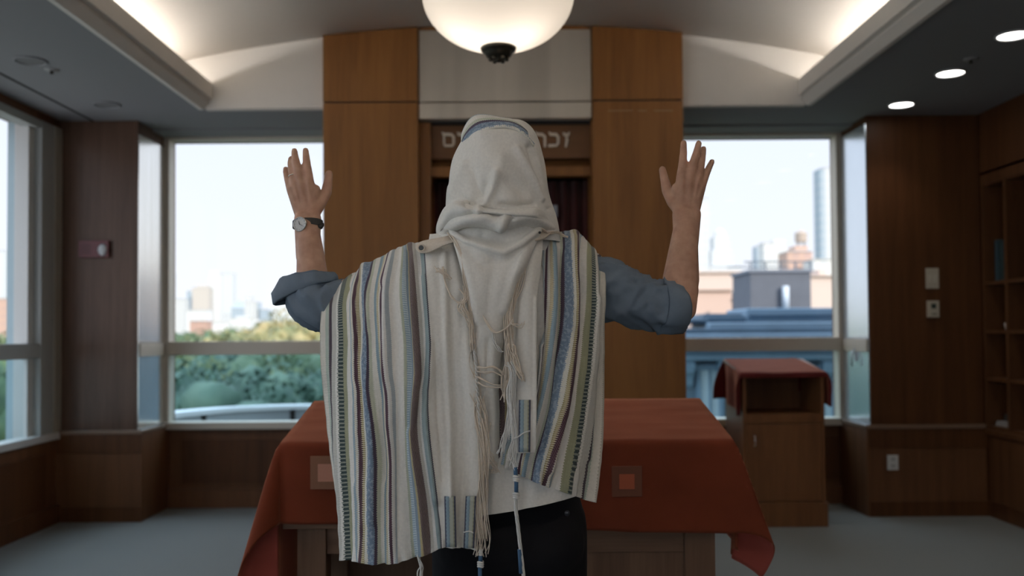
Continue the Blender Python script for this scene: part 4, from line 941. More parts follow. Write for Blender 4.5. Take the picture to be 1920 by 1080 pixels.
# tendons and knuckles on the backs of the hands: shallow ridges pushed out of the continuous surface
off = wl(per); ridg = []
for H in (FL, FR):
    for nm, P in H.items():
        if nm == 'thumb': continue
        ridg.append((P[0] * .45 + P[1] * .55, P[1], .0035, .0016)); 
        ridg.append((P[1], P[1] * .97 + P[2] * .03, .007, .0016)); ridg.append((P[2], P[2] * .97 + P[3] * .03, .006, .0008))
zmin = at(950, 425, 2.27).z
def segd(p, a, b):
    ab = b - a; t = max(0, min(1, (p - a).dot(ab) / max(ab.length_squared, 1e-9))); return (p - a - ab * t).length
for v in body.data.vertices:
    w_ = v.co + off
    if w_.z < zmin or abs(w_.x - PX0) < .3: continue
    d = 0
    for a, b, w0, h in ridg:
        q = segd(w_, a + Vector((0, -.014, 0)), b + Vector((0, -.012, 0)))
        if q < w0 * 3: d = max(d, h * math.exp(-(q / w0) ** 2))
    v.co.y -= d
# nails
M_nail = flat('nail', (.62, .42, .36), .3)

# --- trousers and shoes
T = MB()
T.ball(hipc + Vector((0, 0, .0)), .17, 14, (1.10, .80, .80)); T.ball(sp0 + Vector((0, 0, -.01)), .16, 14, (1.10, .80, .55))
for s in (-1, 1):
    hp = hipc + Vector((s * .088, 0, -.02)); kn = Vector((hipc.x + s * .108, 2.18, .50)); an = Vector((hipc.x + s * .115, 2.165, .12))
    T.ball(hipc + Vector((s * .075, -.03, -.03)), .105, 10); caps(T, hp, kn, .100, .075); caps(T, kn, an, .074, .058); caps(T, an, an - Vector((0, 0, .06)), .058, .058)
M_trou = flat('trouser_cloth', (.008, .008, .010), .85, noise_=.2, scale=30, spec=.2)
tr = remesh(T.build('trousers', M_trou, per), .008, 6)
q = at(1063, 961, 2.07)
MB().ball(Vector((q.x, 2.062, q.z)), .0065, 6, (1, .5, 1)).build('pocket_button', flat('button', (.02, .022, .03), .3), tr)
for s in (-1, 1):
    S = MB(); ax = hipc.x + s * .118; S.ball((ax, 2.16, .05), .052, 10, (.85, 1.1, 1)); caps(S, (ax, 2.15, .045), (ax + s * .018, 2.34, .042), .044, .040); S.box((ax - .04, 2.10, .0), (ax + .05, 2.37, .02))
    remesh(S.build('shoe', flat('shoe_leather', (.012, .011, .01), .35), per), .005, 4)

# --- shirt
M_shirt = flat('shirt_cotton', (.155, .200, .255), .85, noise_=.08, scale=90, bump=.05)
S = MB()
for c, r, s in ((sp0 + Vector((0, 0, .04)), .158, (1.08, .78, .7)), (sp1, .158, (1.1, .80, 1.1)), (sp2, .178, (1.1, .76, 1.0)), (sp3, .162, (1.17, .70, .75))): S.ball(c, r, 12, s)
caps(S, sh_l, sp3, .068, .08); caps(S, sh_r, sp3, .068, .08)
shirt = remesh(S.build('shirt', M_shirt, per), .009, 6)
def sleeve(ctrl, name, seed, cuff_w=.05, flap=None, strokes=()):
    """ctrl: list of (point, radius); open at the last ring, with a rolled cuff"""
    P = cr_([c[0] for c in ctrl], 14); R_ = []
    m = len(ctrl) - 1
    for i in range(m):
        for k in range(14): t = k / 14; t2 = t * t * (3 - 2 * t); R_.append(ctrl[i][1] * (1 - t2) + ctrl[i + 1][1] * t2)
    R_.append(ctrl[-1][1]); n = 72; v = []; up = None; rings = []
    L = [0]
    for a, b in zip(P, P[1:]): L.append(L[-1] + (b - a).length)
    for i, p in enumerate(P):
        t = (P[min(i + 1, len(P) - 1)] - P[max(i - 1, 0)]).normalized()
        if up is None: up = Vector((0, -1, 0))
        up = (up - t * up.dot(t)).normalized(); sd = t.cross(up); rings.append((p, up.copy(), sd, t))
    def wr(i, k, amp=1.0):
        a = 2 * PI * k / n; s = L[i]
        q = Vector((math.cos(a) * 1.2, math.sin(a) * 1.2, s * 26 + math.sin(a + seed) * 1.6 + seed))
        w1 = 1 - abs(noise.noise(q)) * 2.2; w2 = noise.noise(q * 2.3)
        return amp * (.0105 * w1 + .0045 * w2)
    f = []
    for i, (p, u, sd, t) in enumerate(rings):
        for k in range(n):
            a = 2 * PI * k / n; v.append(p + (u * math.cos(a) + sd * math.sin(a)) * (R_[i] + wr(i, k)))
    m = len(rings)
    for i in range(m - 1):
        for k in range(n): f.append((i * n + k, i * n + (k + 1) % n, (i + 1) * n + (k + 1) % n, (i + 1) * n + k))
    mb = MB().add(v, f)
    # rolled cuff: outer layer folded back over the last stretch and turned inside
    p, u, sd, t = rings[-1]; r0 = R_[-1]; prof = [(-cuff_w, .003), (-cuff_w + .002, .009), (-cuff_w * .5, .0105), (-.004, .010), (.001, .006), (.001, .0), (-.004, -.006), (-.03, -.010)]
    v = []; f = []
    for j, (s, dr_) in enumerate(prof):
        idx = min(range(m), key=lambda i_: abs((L[i_] - L[-1]) - s)); pp, uu, ss, tt = rings[idx]; base = pp + tt * (s - (L[idx] - L[-1]))
        for k in range(n):
            a = 2 * PI * k / n; rad = R_[idx] + dr_ + wr(idx, k, .6) + .0025 * math.sin(3 * a + seed) * (1 if dr_ > 0 else .3)
            q = base + (uu * math.cos(a) + ss * math.sin(a)) * rad + tt * (.005 * math.sin(2 * a + seed) if dr_ > 0 else 0)
            v.append(q)
    for j in range(len(prof) - 1):
        for k in range(n): f.append((j * n + k, j * n + (k + 1) % n, (j + 1) * n + (k + 1) % n, (j + 1) * n + k))
    if flap:
        for i_, q in enumerate(v):
            for (fp, fr, fd) in flap:
                d = (q - fp).length
                if d < fr: q += fd * (1 - d / fr) ** 1.0
    cu = MB().add(v, f)
    sl = mb.build(name, M_shirt, shirt, smooth=True); s_ = sl.modifiers.new('s', 'SOLIDIFY'); s_.thickness = .002
    c = cu.build('rolled_cuff', M_shirt, shirt, smooth=True); s_ = c.modifiers.new('s', 'SOLIDIFY'); s_.thickness = .002
    return sl, c
sleeve([(sh_r + Vector((-.02, 0, 0)), .072), (ptr(1130, 541, 2.205), .070), (ptr(1190, 564, 2.205), .058), (ptr(1232, 573, 2.205), .058), (ptr(1262, 576, 2.205), .054), (ptr(1284, 575, 2.205), .048)], 'sleeve', 1.3, .055)
sleeve([(sh_l + Vector((.02, 0, -.02)), .060), (ptr(672, 574, 2.215), .055), (ptr(622, 574, 2.215), .057), (ptr(593, 566, 2.215), .056), (ptr(583, 545, 2.225), .053), (ptr(580, 522, 2.232), .053)], 'sleeve', 4.1, .045,
       flap=[(ptr(538, 548, 2.20), .040, (ptr(522, 560, 2.2) - ptr(545, 546, 2.2)) * 1.5), (ptr(612, 520, 2.22), .035, ptr(622, 524, 2.2) - ptr(612, 516, 2.2))])

# --- watch and ring
wc = ptr(577, 421, 2.262); ax = (ptr(577, 405, 2.265) - ptr(577, 440, 2.255)).normalized()
M_strap = flat('strap_leather', (.035, .032, .028), .6)
ux = Vector((1, 0, 0)); uy = ax.cross(ux).normalized(); ux = uy.cross(ax).normalized()
v = []; f = []; n = 48
for k in range(n):
    a = 2 * PI * k / n; d = ux * math.cos(a) * .0345 + uy * math.sin(a) * .0265
    for (s, e_) in ((-.0085, 0), (.0085, 0), (.0085, .0028), (-.0085, .0028)): v.append(wc + d * (1 + e_ / .03) + ax * s)
for k in range(n):
    j = (k + 1) % n
    for c in range(4): f.append((4 * k + c, 4 * k + (c + 1) % 4, 4 * j + (c + 1) % 4, 4 * j + c))
wa = MB().add(v, f).build('wrist_watch', M_strap, per)
fc = ptr(563.5, 420.5, 2.262 - .029); fn = Vector((-.42, -1, .05)).normalized()
q = Matrix.Translation((0, 0, 0)) @ fn.to_track_quat('Z', 'Y').to_matrix().to_4x4()
MB().lathe([(.001, -.004), (.0168, -.004), (.0185, .0), (.0185, .004), (.0168, .0052), (.0160, .0045), (.0160, .003)], fc, 40, M=q).build('watch_case', flat('case_steel', (.55, .54, .52), .25, metal=.9), wa, smooth=True)
MB().lathe([(.0001, .0036), (.0162, .0036), (.0162, .003)], fc, 40, M=q).build('watch_dial', flat('dial', (.62, .60, .57), .3), wa)
m = MB(); R3 = q.to_3x3(); zu = R3 @ Vector((0, 0, .0046)); ex = R3 @ Vector((1, 0, 0)); ey = R3 @ Vector((0, 1, 0))
for (an, ln, w_) in ((-.5, .0105, .0005), (1.9, .0075, .0007)): d = ex * math.cos(an) + ey * math.sin(an); m.tube([fc + zu - d * .002, fc + zu + d * ln], w_, 4)
m.build('watch_hands', M_dkp, wa)
m = MB()
for k in range(12): d = ex * math.cos(k * PI / 6) + ey * math.sin(k * PI / 6); m.tube([fc + zu * .85 + d * .0130, fc + zu * .85 + d * .0152], .0004, 4)
m.build('hour_marks', M_dkp, wa)
m = MB(); c1 = ptr(597, 423, 2.25); m.tube([c1, ptr(602, 425, 2.25), ptr(605, 422, 2.25), ptr(606, 418, 2.25)], [.006, .006, .0045, .002], 8); m.build('strap_tail', M_strap, wa, smooth=True)
Pr = FL['ring']; rc = Pr[1] * .35 + Pr[2] * .65; rd = (Pr[2] - Pr[1]).normalized(); ra = rd.orthogonal().normalized(); rb = rd.cross(ra)
m = MB(); m.tube([rc + (ra * math.cos(k * PI / 12) + rb * math.sin(k * PI / 12)) * .0112 for k in range(24)], .0016, 8, closed=True)
m.build('wedding_ring', flat('silver', (.75, .70, .62), .2, metal=1), per, smooth=True)

# ================================================================= THE SHAWL
def shawlmat():
    m, nt, b = newmat('striped_weave')
    uvn = N(nt, 'ShaderNodeUVMap'); sp = N(nt, 'ShaderNodeSeparateXYZ'); nt.links.new(uvn.outputs[0], sp.inputs[0]); U, V = sp.outputs['X'], sp.outputs['Y']
    tri = math_(nt, 'PINGPONG', math_(nt, 'MULTIPLY', V, 430), 1.0)
    uj = math_(nt, 'ADD', U, math_(nt, 'MULTIPLY', math_(nt, 'SUBTRACT', tri, .5), .004))
    cream = (.80, .755, .67); white = (.84, .81, .75)
    st = [(0, (.55, .50, .42)), (.006, cream), (.030, (.52, .58, .50)), (.044, (.05, .035, .05)), (.062, (.60, .58, .52)), (.088, white), (.100, (.06, .085, .085)), (.124, (.38, .38, .25)), (.150, (.84, .80, .74)),
          (.188, (.36, .46, .52)), (.204, white), (.216, (.075, .03, .045)), (.232, (.38, .32, .16)), (.244, (.78, .76, .68)), (.258, (.20, .27, .36)), (.292, (.05, .035, .07)), (.303, (.58, .60, .48)), (.318, (.82, .79, .72)),
          (.340, (.30, .40, .46)), (.360, (.60, .50, .30)), (.372, white), (.384, (.075, .03, .05)), (.400, (.80, .78, .74)), (.418, (.44, .49, .52)), (.440, white)]
    st2 = [(0, white), (.520, (.50, .53, .42)), (.538, (.62, .70, .74)), (.560, (.26, .34, .42)), (.582, (.50, .42, .24)), (.592, (.06, .035, .05)), (.632, (.62, .60, .55)), (.650, (.80, .79, .76)), (.672, (.33, .41, .42)), (.700, (.05, .06, .08)), (.710, white)]
    def ramp(stops, src):
        r = N(nt, 'ShaderNodeValToRGB'); r.color_ramp.interpolation = 'CONSTANT'; nt.links.new(src, r.inputs[0]); el = r.color_ramp.elements
        while len(el) > 1: el.remove(el[-1])
        el[0].position = stops[0][0]; el[0].color = (*stops[0][1], 1)
        for p_, c in stops[1:]: q_ = el.new(p_); q_.color = (*c, 1)
        return r.outputs[0]
    r1 = ramp(st, uj); r2 = ramp(st2, uj)
    mx = N(nt, 'ShaderNodeMixRGB'); nt.links.new(math_(nt, 'GREATER_THAN', uj, .5), mx.inputs[0]); nt.links.new(r1, mx.inputs[1]); nt.links.new(r2, mx.inputs[2])
    col = mx.outputs[0]
    def mask(a, b_): return math_(nt, 'MULTIPLY', math_(nt, 'GREATER_THAN', uj, a), math_(nt, 'LESS_THAN', uj, b_))
    def over(col, k, c):
        x_ = N(nt, 'ShaderNodeMixRGB'); nt.links.new(k, x_.inputs[0]); nt.links.new(col, x_.inputs[1]); x_.inputs[2].default_value = (*c, 1); return x_.outputs[0]
    def dash(per_, du): return math_(nt, 'FRACT', math_(nt, 'ADD', math_(nt, 'MULTIPLY', V, per_), math_(nt, 'MULTIPLY', U, du)))
    # broken green dashes, twilled purple bands, dotted pale band
    col = over(col, math_(nt, 'MULTIPLY', mask(.098, .124), math_(nt, 'GREATER_THAN', dash(118, 0), .62)), (.33, .35, .30))
    col = over(col, math_(nt, 'MULTIPLY', mask(.592, .632), math_(nt, 'GREATER_THAN', dash(150, 260), .7)), (.45, .38, .32))
    for a, b_ in ((.044, .062), (.216, .232), (.292, .303), (.384, .400), (.702, .710)):
        col = over(col, math_(nt, 'MULTIPLY', mask(a, b_), math_(nt, 'GREATER_THAN', dash(210, 240), .80)), (.26, .21, .23))
    col = over(col, math_(nt, 'MULTIPLY', mask(.538, .560), math_(nt, 'GREATER_THAN', dash(190, 0), .5)), (.36, .48, .56))
    for a, b_ in ((.232, .244), (.360, .372), (.204, .216), (.372, .384)):
        col = over(col, math_(nt, 'MULTIPLY', mask(a, b_), math_(nt, 'GREATER_THAN', dash(230, 0), .6)), (.72, .66, .50))
    # mottle
    g = N(nt, 'ShaderNodeTexCoord'); n = N(nt, 'ShaderNodeTexNoise'); n.inputs['Scale'].default_value = 160; n.inputs['Detail'].default_value = 3; nt.links.new(g.outputs['Object'], n.inputs['Vector'])
    mr = N(nt, 'ShaderNodeMapRange'); nt.links.new(n.outputs[0], mr.inputs[0]); mr.inputs[1].default_value = .3; mr.inputs[2].default_value = .7; mr.inputs[3].default_value = .95; mr.inputs[4].default_value = 1.04
    mu = N(nt, 'ShaderNodeMixRGB'); mu.blend_type = 'MULTIPLY'; mu.inputs[0].default_value = 1; nt.links.new(col, mu.inputs[1]); nt.links.new(mr.outputs[0], mu.inputs[2]); col = mu.outputs[0]
    mb_ = math_(nt, 'MULTIPLY', mask(.258, .292), math_(nt, 'GREATER_THAN', n.outputs[0], .53)); col = over(col, mb_, (.32, .39, .48))
    nt.links.new(col, b.inputs['Base Color']); b.inputs['Roughness'].default_value = .95; b.inputs['Specular IOR Level'].default_value = .1; b.inputs['Sheen Weight'].default_value = .15
    # weave bump: ribs along v plus cross threads, strong in the striped zone
    rib = math_(nt, 'PINGPONG', math_(nt, 'MULTIPLY', U, 120), .5); crs = math_(nt, 'PINGPONG', math_(nt, 'MULTIPLY', V, 150), .5)
    zone = math_(nt, 'LESS_THAN', U, .72); h = math_(nt, 'MULTIPLY', math_(nt, 'ADD', rib, crs), math_(nt, 'ADD', math_(nt, 'MULTIPLY', zone, .8), .15))
    h = math_(nt, 'ADD', h, math_(nt, 'MULTIPLY', n.outputs[0], .25))
    bp = N(nt, 'ShaderNodeBump'); bp.inputs['Strength'].default_value = .5; bp.inputs['Distance'].default_value = .0015; nt.links.new(h, bp.inputs['Height']); nt.links.new(bp.outputs[0], b.inputs['Normal'])
    return m
M_sh = shawlmat()
def crv(a, b, c, d, t):
    return .5 * ((2 * b) + (c - a) * t + (2 * a - 5 * b + 4 * c - d) * t * t + (3 * b - a - 3 * c + d) * t * t * t)
def interp(ctrl, us, nu, nv, vlen=None):
    """ctrl[row][col] = (px,py,Y) -> dense grid of world points + uv. us: u of each column."""
    rows = len(ctrl); cols = len(ctrl[0])
    W_ = [[ptr(*c) for c in r] for r in ctrl]
    def g(i, j): return W_[max(0, min(rows - 1, i))][max(0, min(cols - 1, j))]
    pts = []; uv = []
    # columns dense parameter spaced by u
    cu = []
    for q in range(nu + 1):
        u = us[0] + (us[-1] - us[0]) * q / nu; j = 0
        while j < cols - 2 and (u > us[j + 1] if us[-1] > us[0] else u < us[j + 1]): j += 1
        t = (u - us[j]) / (us[j + 1] - us[j]); cu.append((j, t, u))
    # accumulated v
    for p in range(nv + 1):
        s = (rows - 1) * p / nv; i = min(int(s), rows - 2); ti = s - i
        line = []; 
        for (j, t, u) in cu:
            cc = []
            for a in (-1, 0, 1, 2):
                cc.append(crv(g(i + a, j - 1), g(i + a, j), g(i + a, j + 1), g(i + a, j + 2), t))
            line.append(crv(cc[0], cc[1], cc[2], cc[3], ti))
        pts.append(line)
    mid = len(cu) // 2; acc = 0; vv = [0]
    for p in range(nv): acc += (pts[p + 1][mid] - pts[p][mid]).length; vv.append(acc)
    uvs = [[(cu[k][2], vv[p]) for k in range(nu + 1)] for p in range(nv + 1)]
    return pts, uvs
def normals(pts):
    R_ = len(pts); K = len(pts[0]); out = []
    for i in range(R_):
        l = []
        for j in range(K):
            a = pts[min(i + 1, R_ - 1)][j] - pts[max(i - 1, 0)][j]; b = pts[i][min(j + 1, K - 1)] - pts[i][max(j - 1, 0)]
            n = a.cross(b); n = n.normalized() if n.length > 1e-12 else Vector((0, -1, 0))
            if n.y > 0 and True: n = -n
            l.append(n)
        out.append(l)
    return out
def displace(pts, strokes=(), fn=None):
    ns = normals(pts); pp = [[topx(p) for p in r] for r in pts]
    for i, r in enumerate(pts):
        for j, p in enumerate(r):
            d = 0; X, Y_ = pp[i][j]
            for (line, w_, h) in strokes:
                best = 1e9
                for (a, b) in zip(line, line[1:]):
                    ax_, ay, bx_, by = a[0], a[1], b[0], b[1]; L2 = (bx_ - ax_) ** 2 + (by - ay) ** 2
                    t = max(0, min(1, ((X - ax_) * (bx_ - ax_) + (Y_ - ay) * (by - ay)) / max(L2, 1e-9)))
                    q = math.hypot(X - ax_ - (bx_ - ax_) * t, Y_ - ay - (by - ay) * t); best = min(best, q)
                if best < 3 * w_: d += h * math.exp(-(best / w_) ** 2)
            if fn: d += fn(i, j, X, Y_, p)
            if d: r[j] = p + ns[i][j] * d
    return pts
def sheetmesh(mb, pts, uvs, mi=0):
    K = len(pts[0]); v = [p for r in pts for p in r]; u = [q for r in uvs for q in r]
    f = [(i * K + j, i * K + j + 1, (i + 1) * K + j + 1, (i + 1) * K + j) for i in range(len(pts) - 1) for j in range(K - 1)]
    mb.add(v, f, mi, u)
SH = MB()
# ---- left drape
rowsL = [
 # over the shoulder, coming from the front
 ([604, 640, 676, 693, 731, 749, 766, 793, 821, 846], [600, 575, 556, 545, 528, 520, 515, 510, 500, 495], [2.33, 2.32, 2.31, 2.31, 2.30, 2.30, 2.29, 2.28, 2.27, 2.26]),
 ([607, 646, 680, 694, 731, 749, 767, 793, 821, 845], [556, 526, 507, 495, 476, 467, 460, 458, 450, 444], [2.23, 2.23, 2.22, 2.21, 2.20, 2.19, 2.19, 2.18, 2.17, 2.16]),
 ([607, 641, 673, 691, 725, 746, 769, 796, 824, 855], [578, 538, 522, 510, 494, 484, 478, 474, 470, 468], [2.18, 2.15, 2.125, 2.115, 2.10, 2.09, 2.085, 2.075, 2.07, 2.07]),
 ([607, 635, 665, 684, 714, 739, 774, 801, 828, 873], [600, 575, 565, 560, 555, 550, 548, 546, 545, 545], [2.15, 2.11, 2.085, 2.065, 2.04, 2.03, 2.02, 2.015, 2.01, 2.01]),
 ([607, 636, 669, 687, 716, 746, 780, 807, 837, 882], [650, 642, 640, 640, 640, 640, 640, 640, 640, 640], [2.145, 2.085, 2.05, 2.035, 2.01, 2.0, 1.985, 1.98, 1.98, 1.98]),
 ([610, 634, 669, 686, 721, 746, 784, 804, 837, 889], [703, 701, 700, 700, 700, 700, 700, 700, 700, 700], [2.14, 2.08, 2.04, 2.02, 1.995, 1.985, 1.97, 1.975, 1.98, 1.97]),
 ([613, 634, 674, 687, 727, 749, 780, 800, 840, 895], [742, 740, 740, 740, 740, 740, 740, 740, 740, 745], [2.155, 2.07, 2.03, 2.015, 1.99, 1.98, 1.965, 1.975, 1.985, 1.97]),
 ([618, 636, 676, 695, 728, 750, 776, 802, 843, 899], [801, 800, 800, 800, 800, 800, 800, 800, 800, 800], [2.14, 2.06, 2.02, 2.00, 1.985, 1.98, 1.97, 1.97, 1.985, 1.975]),
 ([625, 639, 678, 699, 733, 750, 782, 809, 843, 900], [862, 860, 860, 860, 860, 860, 860, 860, 860, 860], [2.12, 2.05, 2.01, 1.995, 1.98, 1.98, 1.97, 1.965, 1.98, 1.98]),
 ([631, 642, 677, 699, 733, 752, 792, 818, 850, 900], [932, 932, 930, 930, 930, 930, 930, 930, 930, 930], [2.10, 2.045, 2.00, 1.985, 1.975, 1.975, 1.965, 1.96, 1.97, 1.98]),
 ([639, 648, 677, 699, 734, 754, 799, 825, 853, 893], [1010, 1012, 1015, 1016, 1014, 1010, 1000, 990, 992, 995], [2.085, 2.04, 1.995, 1.98, 1.97, 1.97, 1.96, 1.955, 1.965, 1.98]),
 ([643, 651, 676, 699, 735, 756, 802, 828, 853, 890], [1046, 1050, 1055, 1058, 1057, 1052, 1039, 1028, 1027, 1030], [2.08, 2.04, 1.99, 1.98, 1.97, 1.97, 1.96, 1.955, 1.965, 1.98])]
usL = [0, .105, .224, .277, .392, .48, .612, .706, .82, 1.0]
ctrl = [list(zip(a, b, c)) for a, b, c in rowsL]
pts, uvs = interp(ctrl, usL, 250, 190)
def fL(i, j, X, Y_, p):
    u = j / 250; k = min(1, i / 60)
    d = .0055 * math.sin(u * 34 + .9 * math.sin(i * .02)) * k + .004 * math.sin(u * 61 + 1 + i * .012) * k * (1 if u < .7 else .25)
    d += .0035 * noise.noise(Vector((X * .02, Y_ * .009, 1))) + .0012 * noise.noise(Vector((X * .09, Y_ * .05, 4)))
    if i > 175: d += .004 * math.sin(u * 90) * (i - 175) / 15
    return d
displace(pts, [([(834, 480), (838, 640), (846, 800), (842, 930)], 7, .012), ([(865, 560), (868, 700), (872, 840), (868, 960)], 9, -.008), ([(815, 640), (820, 780), (830, 900)], 5, -.006),
               ([(795, 520), (803, 600), (806, 680), (795, 760), (803, 850), (818, 940)], 7, .010), ([(766, 470), (766, 560), (772, 700), (768, 800)], 6, -.009),
               ([(686, 500), (690, 600), (684, 680), (692, 760), (700, 850), (699, 980)], 8, .010), ([(655, 540), (660, 700), (664, 900)], 6, -.006), ([(716, 540), (712, 700), (718, 900)], 6, -.007)], fL)
sheetmesh(SH, pts, uvs)
# ---- right drape
rowsR = [
 ([1133, 1116, 1086, 1064, 1034, 1012, 1000, 990], [545, 520, 500, 490, 492, 494, 494, 494], [2.30, 2.30, 2.30, 2.30, 2.29, 2.28, 2.27, 2.26]),
 ([1131, 1111, 1084, 1061, 1030, 1013, 1000, 990], [492, 466, 438, 435, 443, 446, 447, 448], [2.24, 2.22, 2.21, 2.20, 2.18, 2.17, 2.16, 2.15]),
 ([1133, 1114, 1081, 1064, 1027, 1013, 998, 985], [520, 492, 470, 465, 468, 470, 474, 476], [2.14, 2.11, 2.09, 2.085, 2.075, 2.075, 2.075, 2.08]),
 ([1133, 1114, 1080, 1064, 1025, 1014, 1000, 965], [565, 560, 556, 552, 550, 550, 550, 550], [2.115, 2.08, 2.055, 2.04, 2.02, 2.025, 2.05, 2.06]),
 ([1130, 1109, 1078, 1060, 1022, 1010, 992, 935], [625, 622, 620, 620, 620, 622, 624, 640], [2.11, 2.07, 2.03, 2.01, 2.0, 2.02, 2.045, 2.055]),
 ([1128, 1103, 1072, 1047, 1014, 1002, 980, 932], [700, 700, 700, 700, 700, 700, 700, 700], [2.13, 2.05, 2.01, 1.995, 1.99, 2.01, 2.03, 2.045]),
 ([1127, 1096, 1060, 1037, 1004, 990, 968, 938], [762, 760, 760, 760, 762, 762, 762, 762], [2.115, 2.04, 2.0, 1.985, 1.99, 2.005, 2.02, 2.035]),
 ([1124, 1086, 1044, 1022, 988, 975, 958, 941], [822, 820, 820, 820, 822, 824, 826, 820], [2.10, 2.03, 1.99, 1.98, 1.985, 2.00, 2.01, 2.02]),
 ([1118, 1076, 1030, 1009, 978, 965, 949, 938], [900, 888, 872, 868, 858, 852, 848, 845], [2.08, 2.02, 1.985, 1.98, 1.985, 1.99, 2.0, 2.01]),
 ([1113, 1069, 1021, 1002, 972, 957, 944, 936], [942, 927, 911, 904, 889, 882, 872, 862], [2.07, 2.02, 1.985, 1.975, 1.985, 1.99, 2.0, 2.01])]
usR = [0, .105, .222, .278, .392, .47, .54, .62]
ctrl = [list(zip(a, b, c)) for a, b, c in rowsR]
pts, uvs = interp(ctrl, usR, 220, 160)
def fR(i, j, X, Y_, p):
    u = j / 220; k = min(1, i / 50)
    d = .006 * math.sin(u * 30 + 2 + .9 * math.sin(i * .02)) * k + .004 * math.sin(u * 55 + i * .015) * k
    d += .0035 * noise.noise(Vector((X * .02, Y_ * .009, 7))) + .0012 * noise.noise(Vector((X * .09, Y_ * .05, 4)))
    if i > 146: d += .004 * math.sin(u * 80) * (i - 146) / 14
    return d
displace(pts, [([(1040, 470), (1040, 560), (1036, 650), (1024, 740), (1002, 830)], 7, .011), ([(1072, 450), (1071, 560), (1064, 680), (1052, 780), (1030, 880)], 8, .010), ([(1056, 470), (1052, 600), (1040, 730), (1015, 850)], 5, -.009),
               ([(1094, 470), (1094, 620), (1086, 760), (1060, 900)], 6, -.006), ([(1120, 560), (1114, 700), (1104, 860)], 6, .006), ([(1012, 500), (1014, 600), (1018, 640)], 5, -.012)], fR)
sheetmesh(SH, pts, uvs)
# ---- centre panel hanging from the cowl, and its V-shaped rolled edge
rowsC = [
 ([842, 870, 905, 945, 975, 1000, 1016], [418, 412, 410, 414, 410, 406, 412], [2.05, 2.02, 2.005, 2.005, 2.01, 2.03, 2.06]),
 ([842, 872, 905, 943, 974, 998, 1016], [430, 436, 444, 452, 444, 430, 422], [2.05, 2.015, 2.0, 1.998, 2.005, 2.025, 2.06]),
 ([842, 872, 906, 944, 975, 999, 1018], [431, 448, 460, 470, 456, 438, 424], [2.035, 1.995, 1.98, 1.975, 1.985, 2.005, 2.05]),
 ([850, 876, 907, 943, 971, 993, 1012], [446, 462, 478, 490, 478, 458, 440], [2.02, 1.99, 1.98, 1.98, 1.99, 2.005, 2.03]),
 ([863, 882, 908, 936, 958, 975, 989], [490, 500, 512, 520, 512, 500, 490], [1.995, 1.975, 1.965, 1.965, 1.972, 1.98, 2.0]),
 ([876, 889, 906, 926, 942, 955, 965], [548, 552, 558, 560, 556, 552, 548], [1.985, 1.965, 1.958, 1.958, 1.965, 1.975, 1.99]),
 ([886, 893, 904, 918, 930, 939, 946], [620, 620, 620, 620, 620, 620, 620], [1.985, 1.972, 1.962, 1.962, 1.968, 1.978, 1.995]),
 ([888, 895, 905, 914, 924, 931, 936], [700, 700, 700, 700, 700, 700, 700], [1.99, 1.982, 1.975, 1.975, 1.98, 1.99, 2.01]),
 ([892, 900, 908, 916, 924, 930, 935], [780, 780, 780, 780, 780, 780, 780], [2.0, 1.992, 1.988, 1.988, 1.992, 2.0, 2.015]),
 ([896, 903, 911, 918, 926, 932, 938], [880, 880, 880, 880, 880, 880, 878], [2.0, 1.992, 1.988, 1.988, 1.992, 2.0, 2.015])]
ctrl = [list(zip(a, b, c)) for a, b, c in rowsC]
usC = [.74, .78, .82, .86, .9, .94, .98]
pts, uvs = interp(ctrl, usC, 110, 150)
displace(pts, [([(845, 436), (872, 452), (907, 464), (944, 474), (976, 458), (1000, 440), (1014, 426)], 4, .004), ([(905, 440), (908, 425)], 8, -.004), ([(895, 640), (898, 700), (902, 850)], 5, .003), ([(915, 640), (912, 720), (914, 850)], 5, -.004), ([(926, 640), (924, 700), (925, 860)], 5, .003),
               ([(860, 460), (880, 520), (895, 600)], 8, .006), ([(985, 470), (962, 520), (944, 580)], 8, .008), ([(925, 490), (920, 540), (912, 600)], 14, -.006), ([(880, 470), (905, 500)], 10, -.004)],
         lambda i, j, X, Y_, p: .003 * noise.noise(Vector((X * .03, Y_ * .02, 5))))
sheetmesh(SH, pts, uvs)
# ---- white strip with the corner patch on the right
rowsW = [([975, 988, 1002, 1016], [428, 424, 424, 430], [2.09, 2.08, 2.08, 2.09]), ([978, 990, 1004, 1017], [458, 455, 452, 452], [2.05, 2.04, 2.04, 2.05]), ([966, 982, 998, 1013], [510, 508, 506, 504], [2.02, 2.005, 2.0, 2.015]),
 ([952, 972, 990, 1006], [570, 568, 566, 565], [2.005, 1.985, 1.98, 1.99]), ([946, 968, 988, 1005], [650, 650, 650, 650], [2.0, 1.975, 1.965, 1.97]), ([950, 970, 989, 1005], [740, 740, 740, 740], [1.99, 1.968, 1.955, 1.96]), ([958, 973, 989, 1004], [800, 800, 800, 800], [1.98, 1.965, 1.95, 1.955]), ([966, 976, 990, 1003], [850, 850, 849, 848], [1.975, 1.965, 1.95, 1.955])]
ctrl = [list(zip(a, b, c)) for a, b, c in rowsW]; pts, uvs = interp(ctrl, [.75, .82, .9, .97], 40, 120)
displace(pts, [([(1003, 560), (1003, 840)], 3, .003), ([(975, 520), (962, 640), (964, 760)], 5, -.005)], lambda i, j, X, Y_, p: .002 * noise.noise(Vector((X * .04, Y_ * .015, 8))))
sheetmesh(SH, pts, uvs); WS = pts
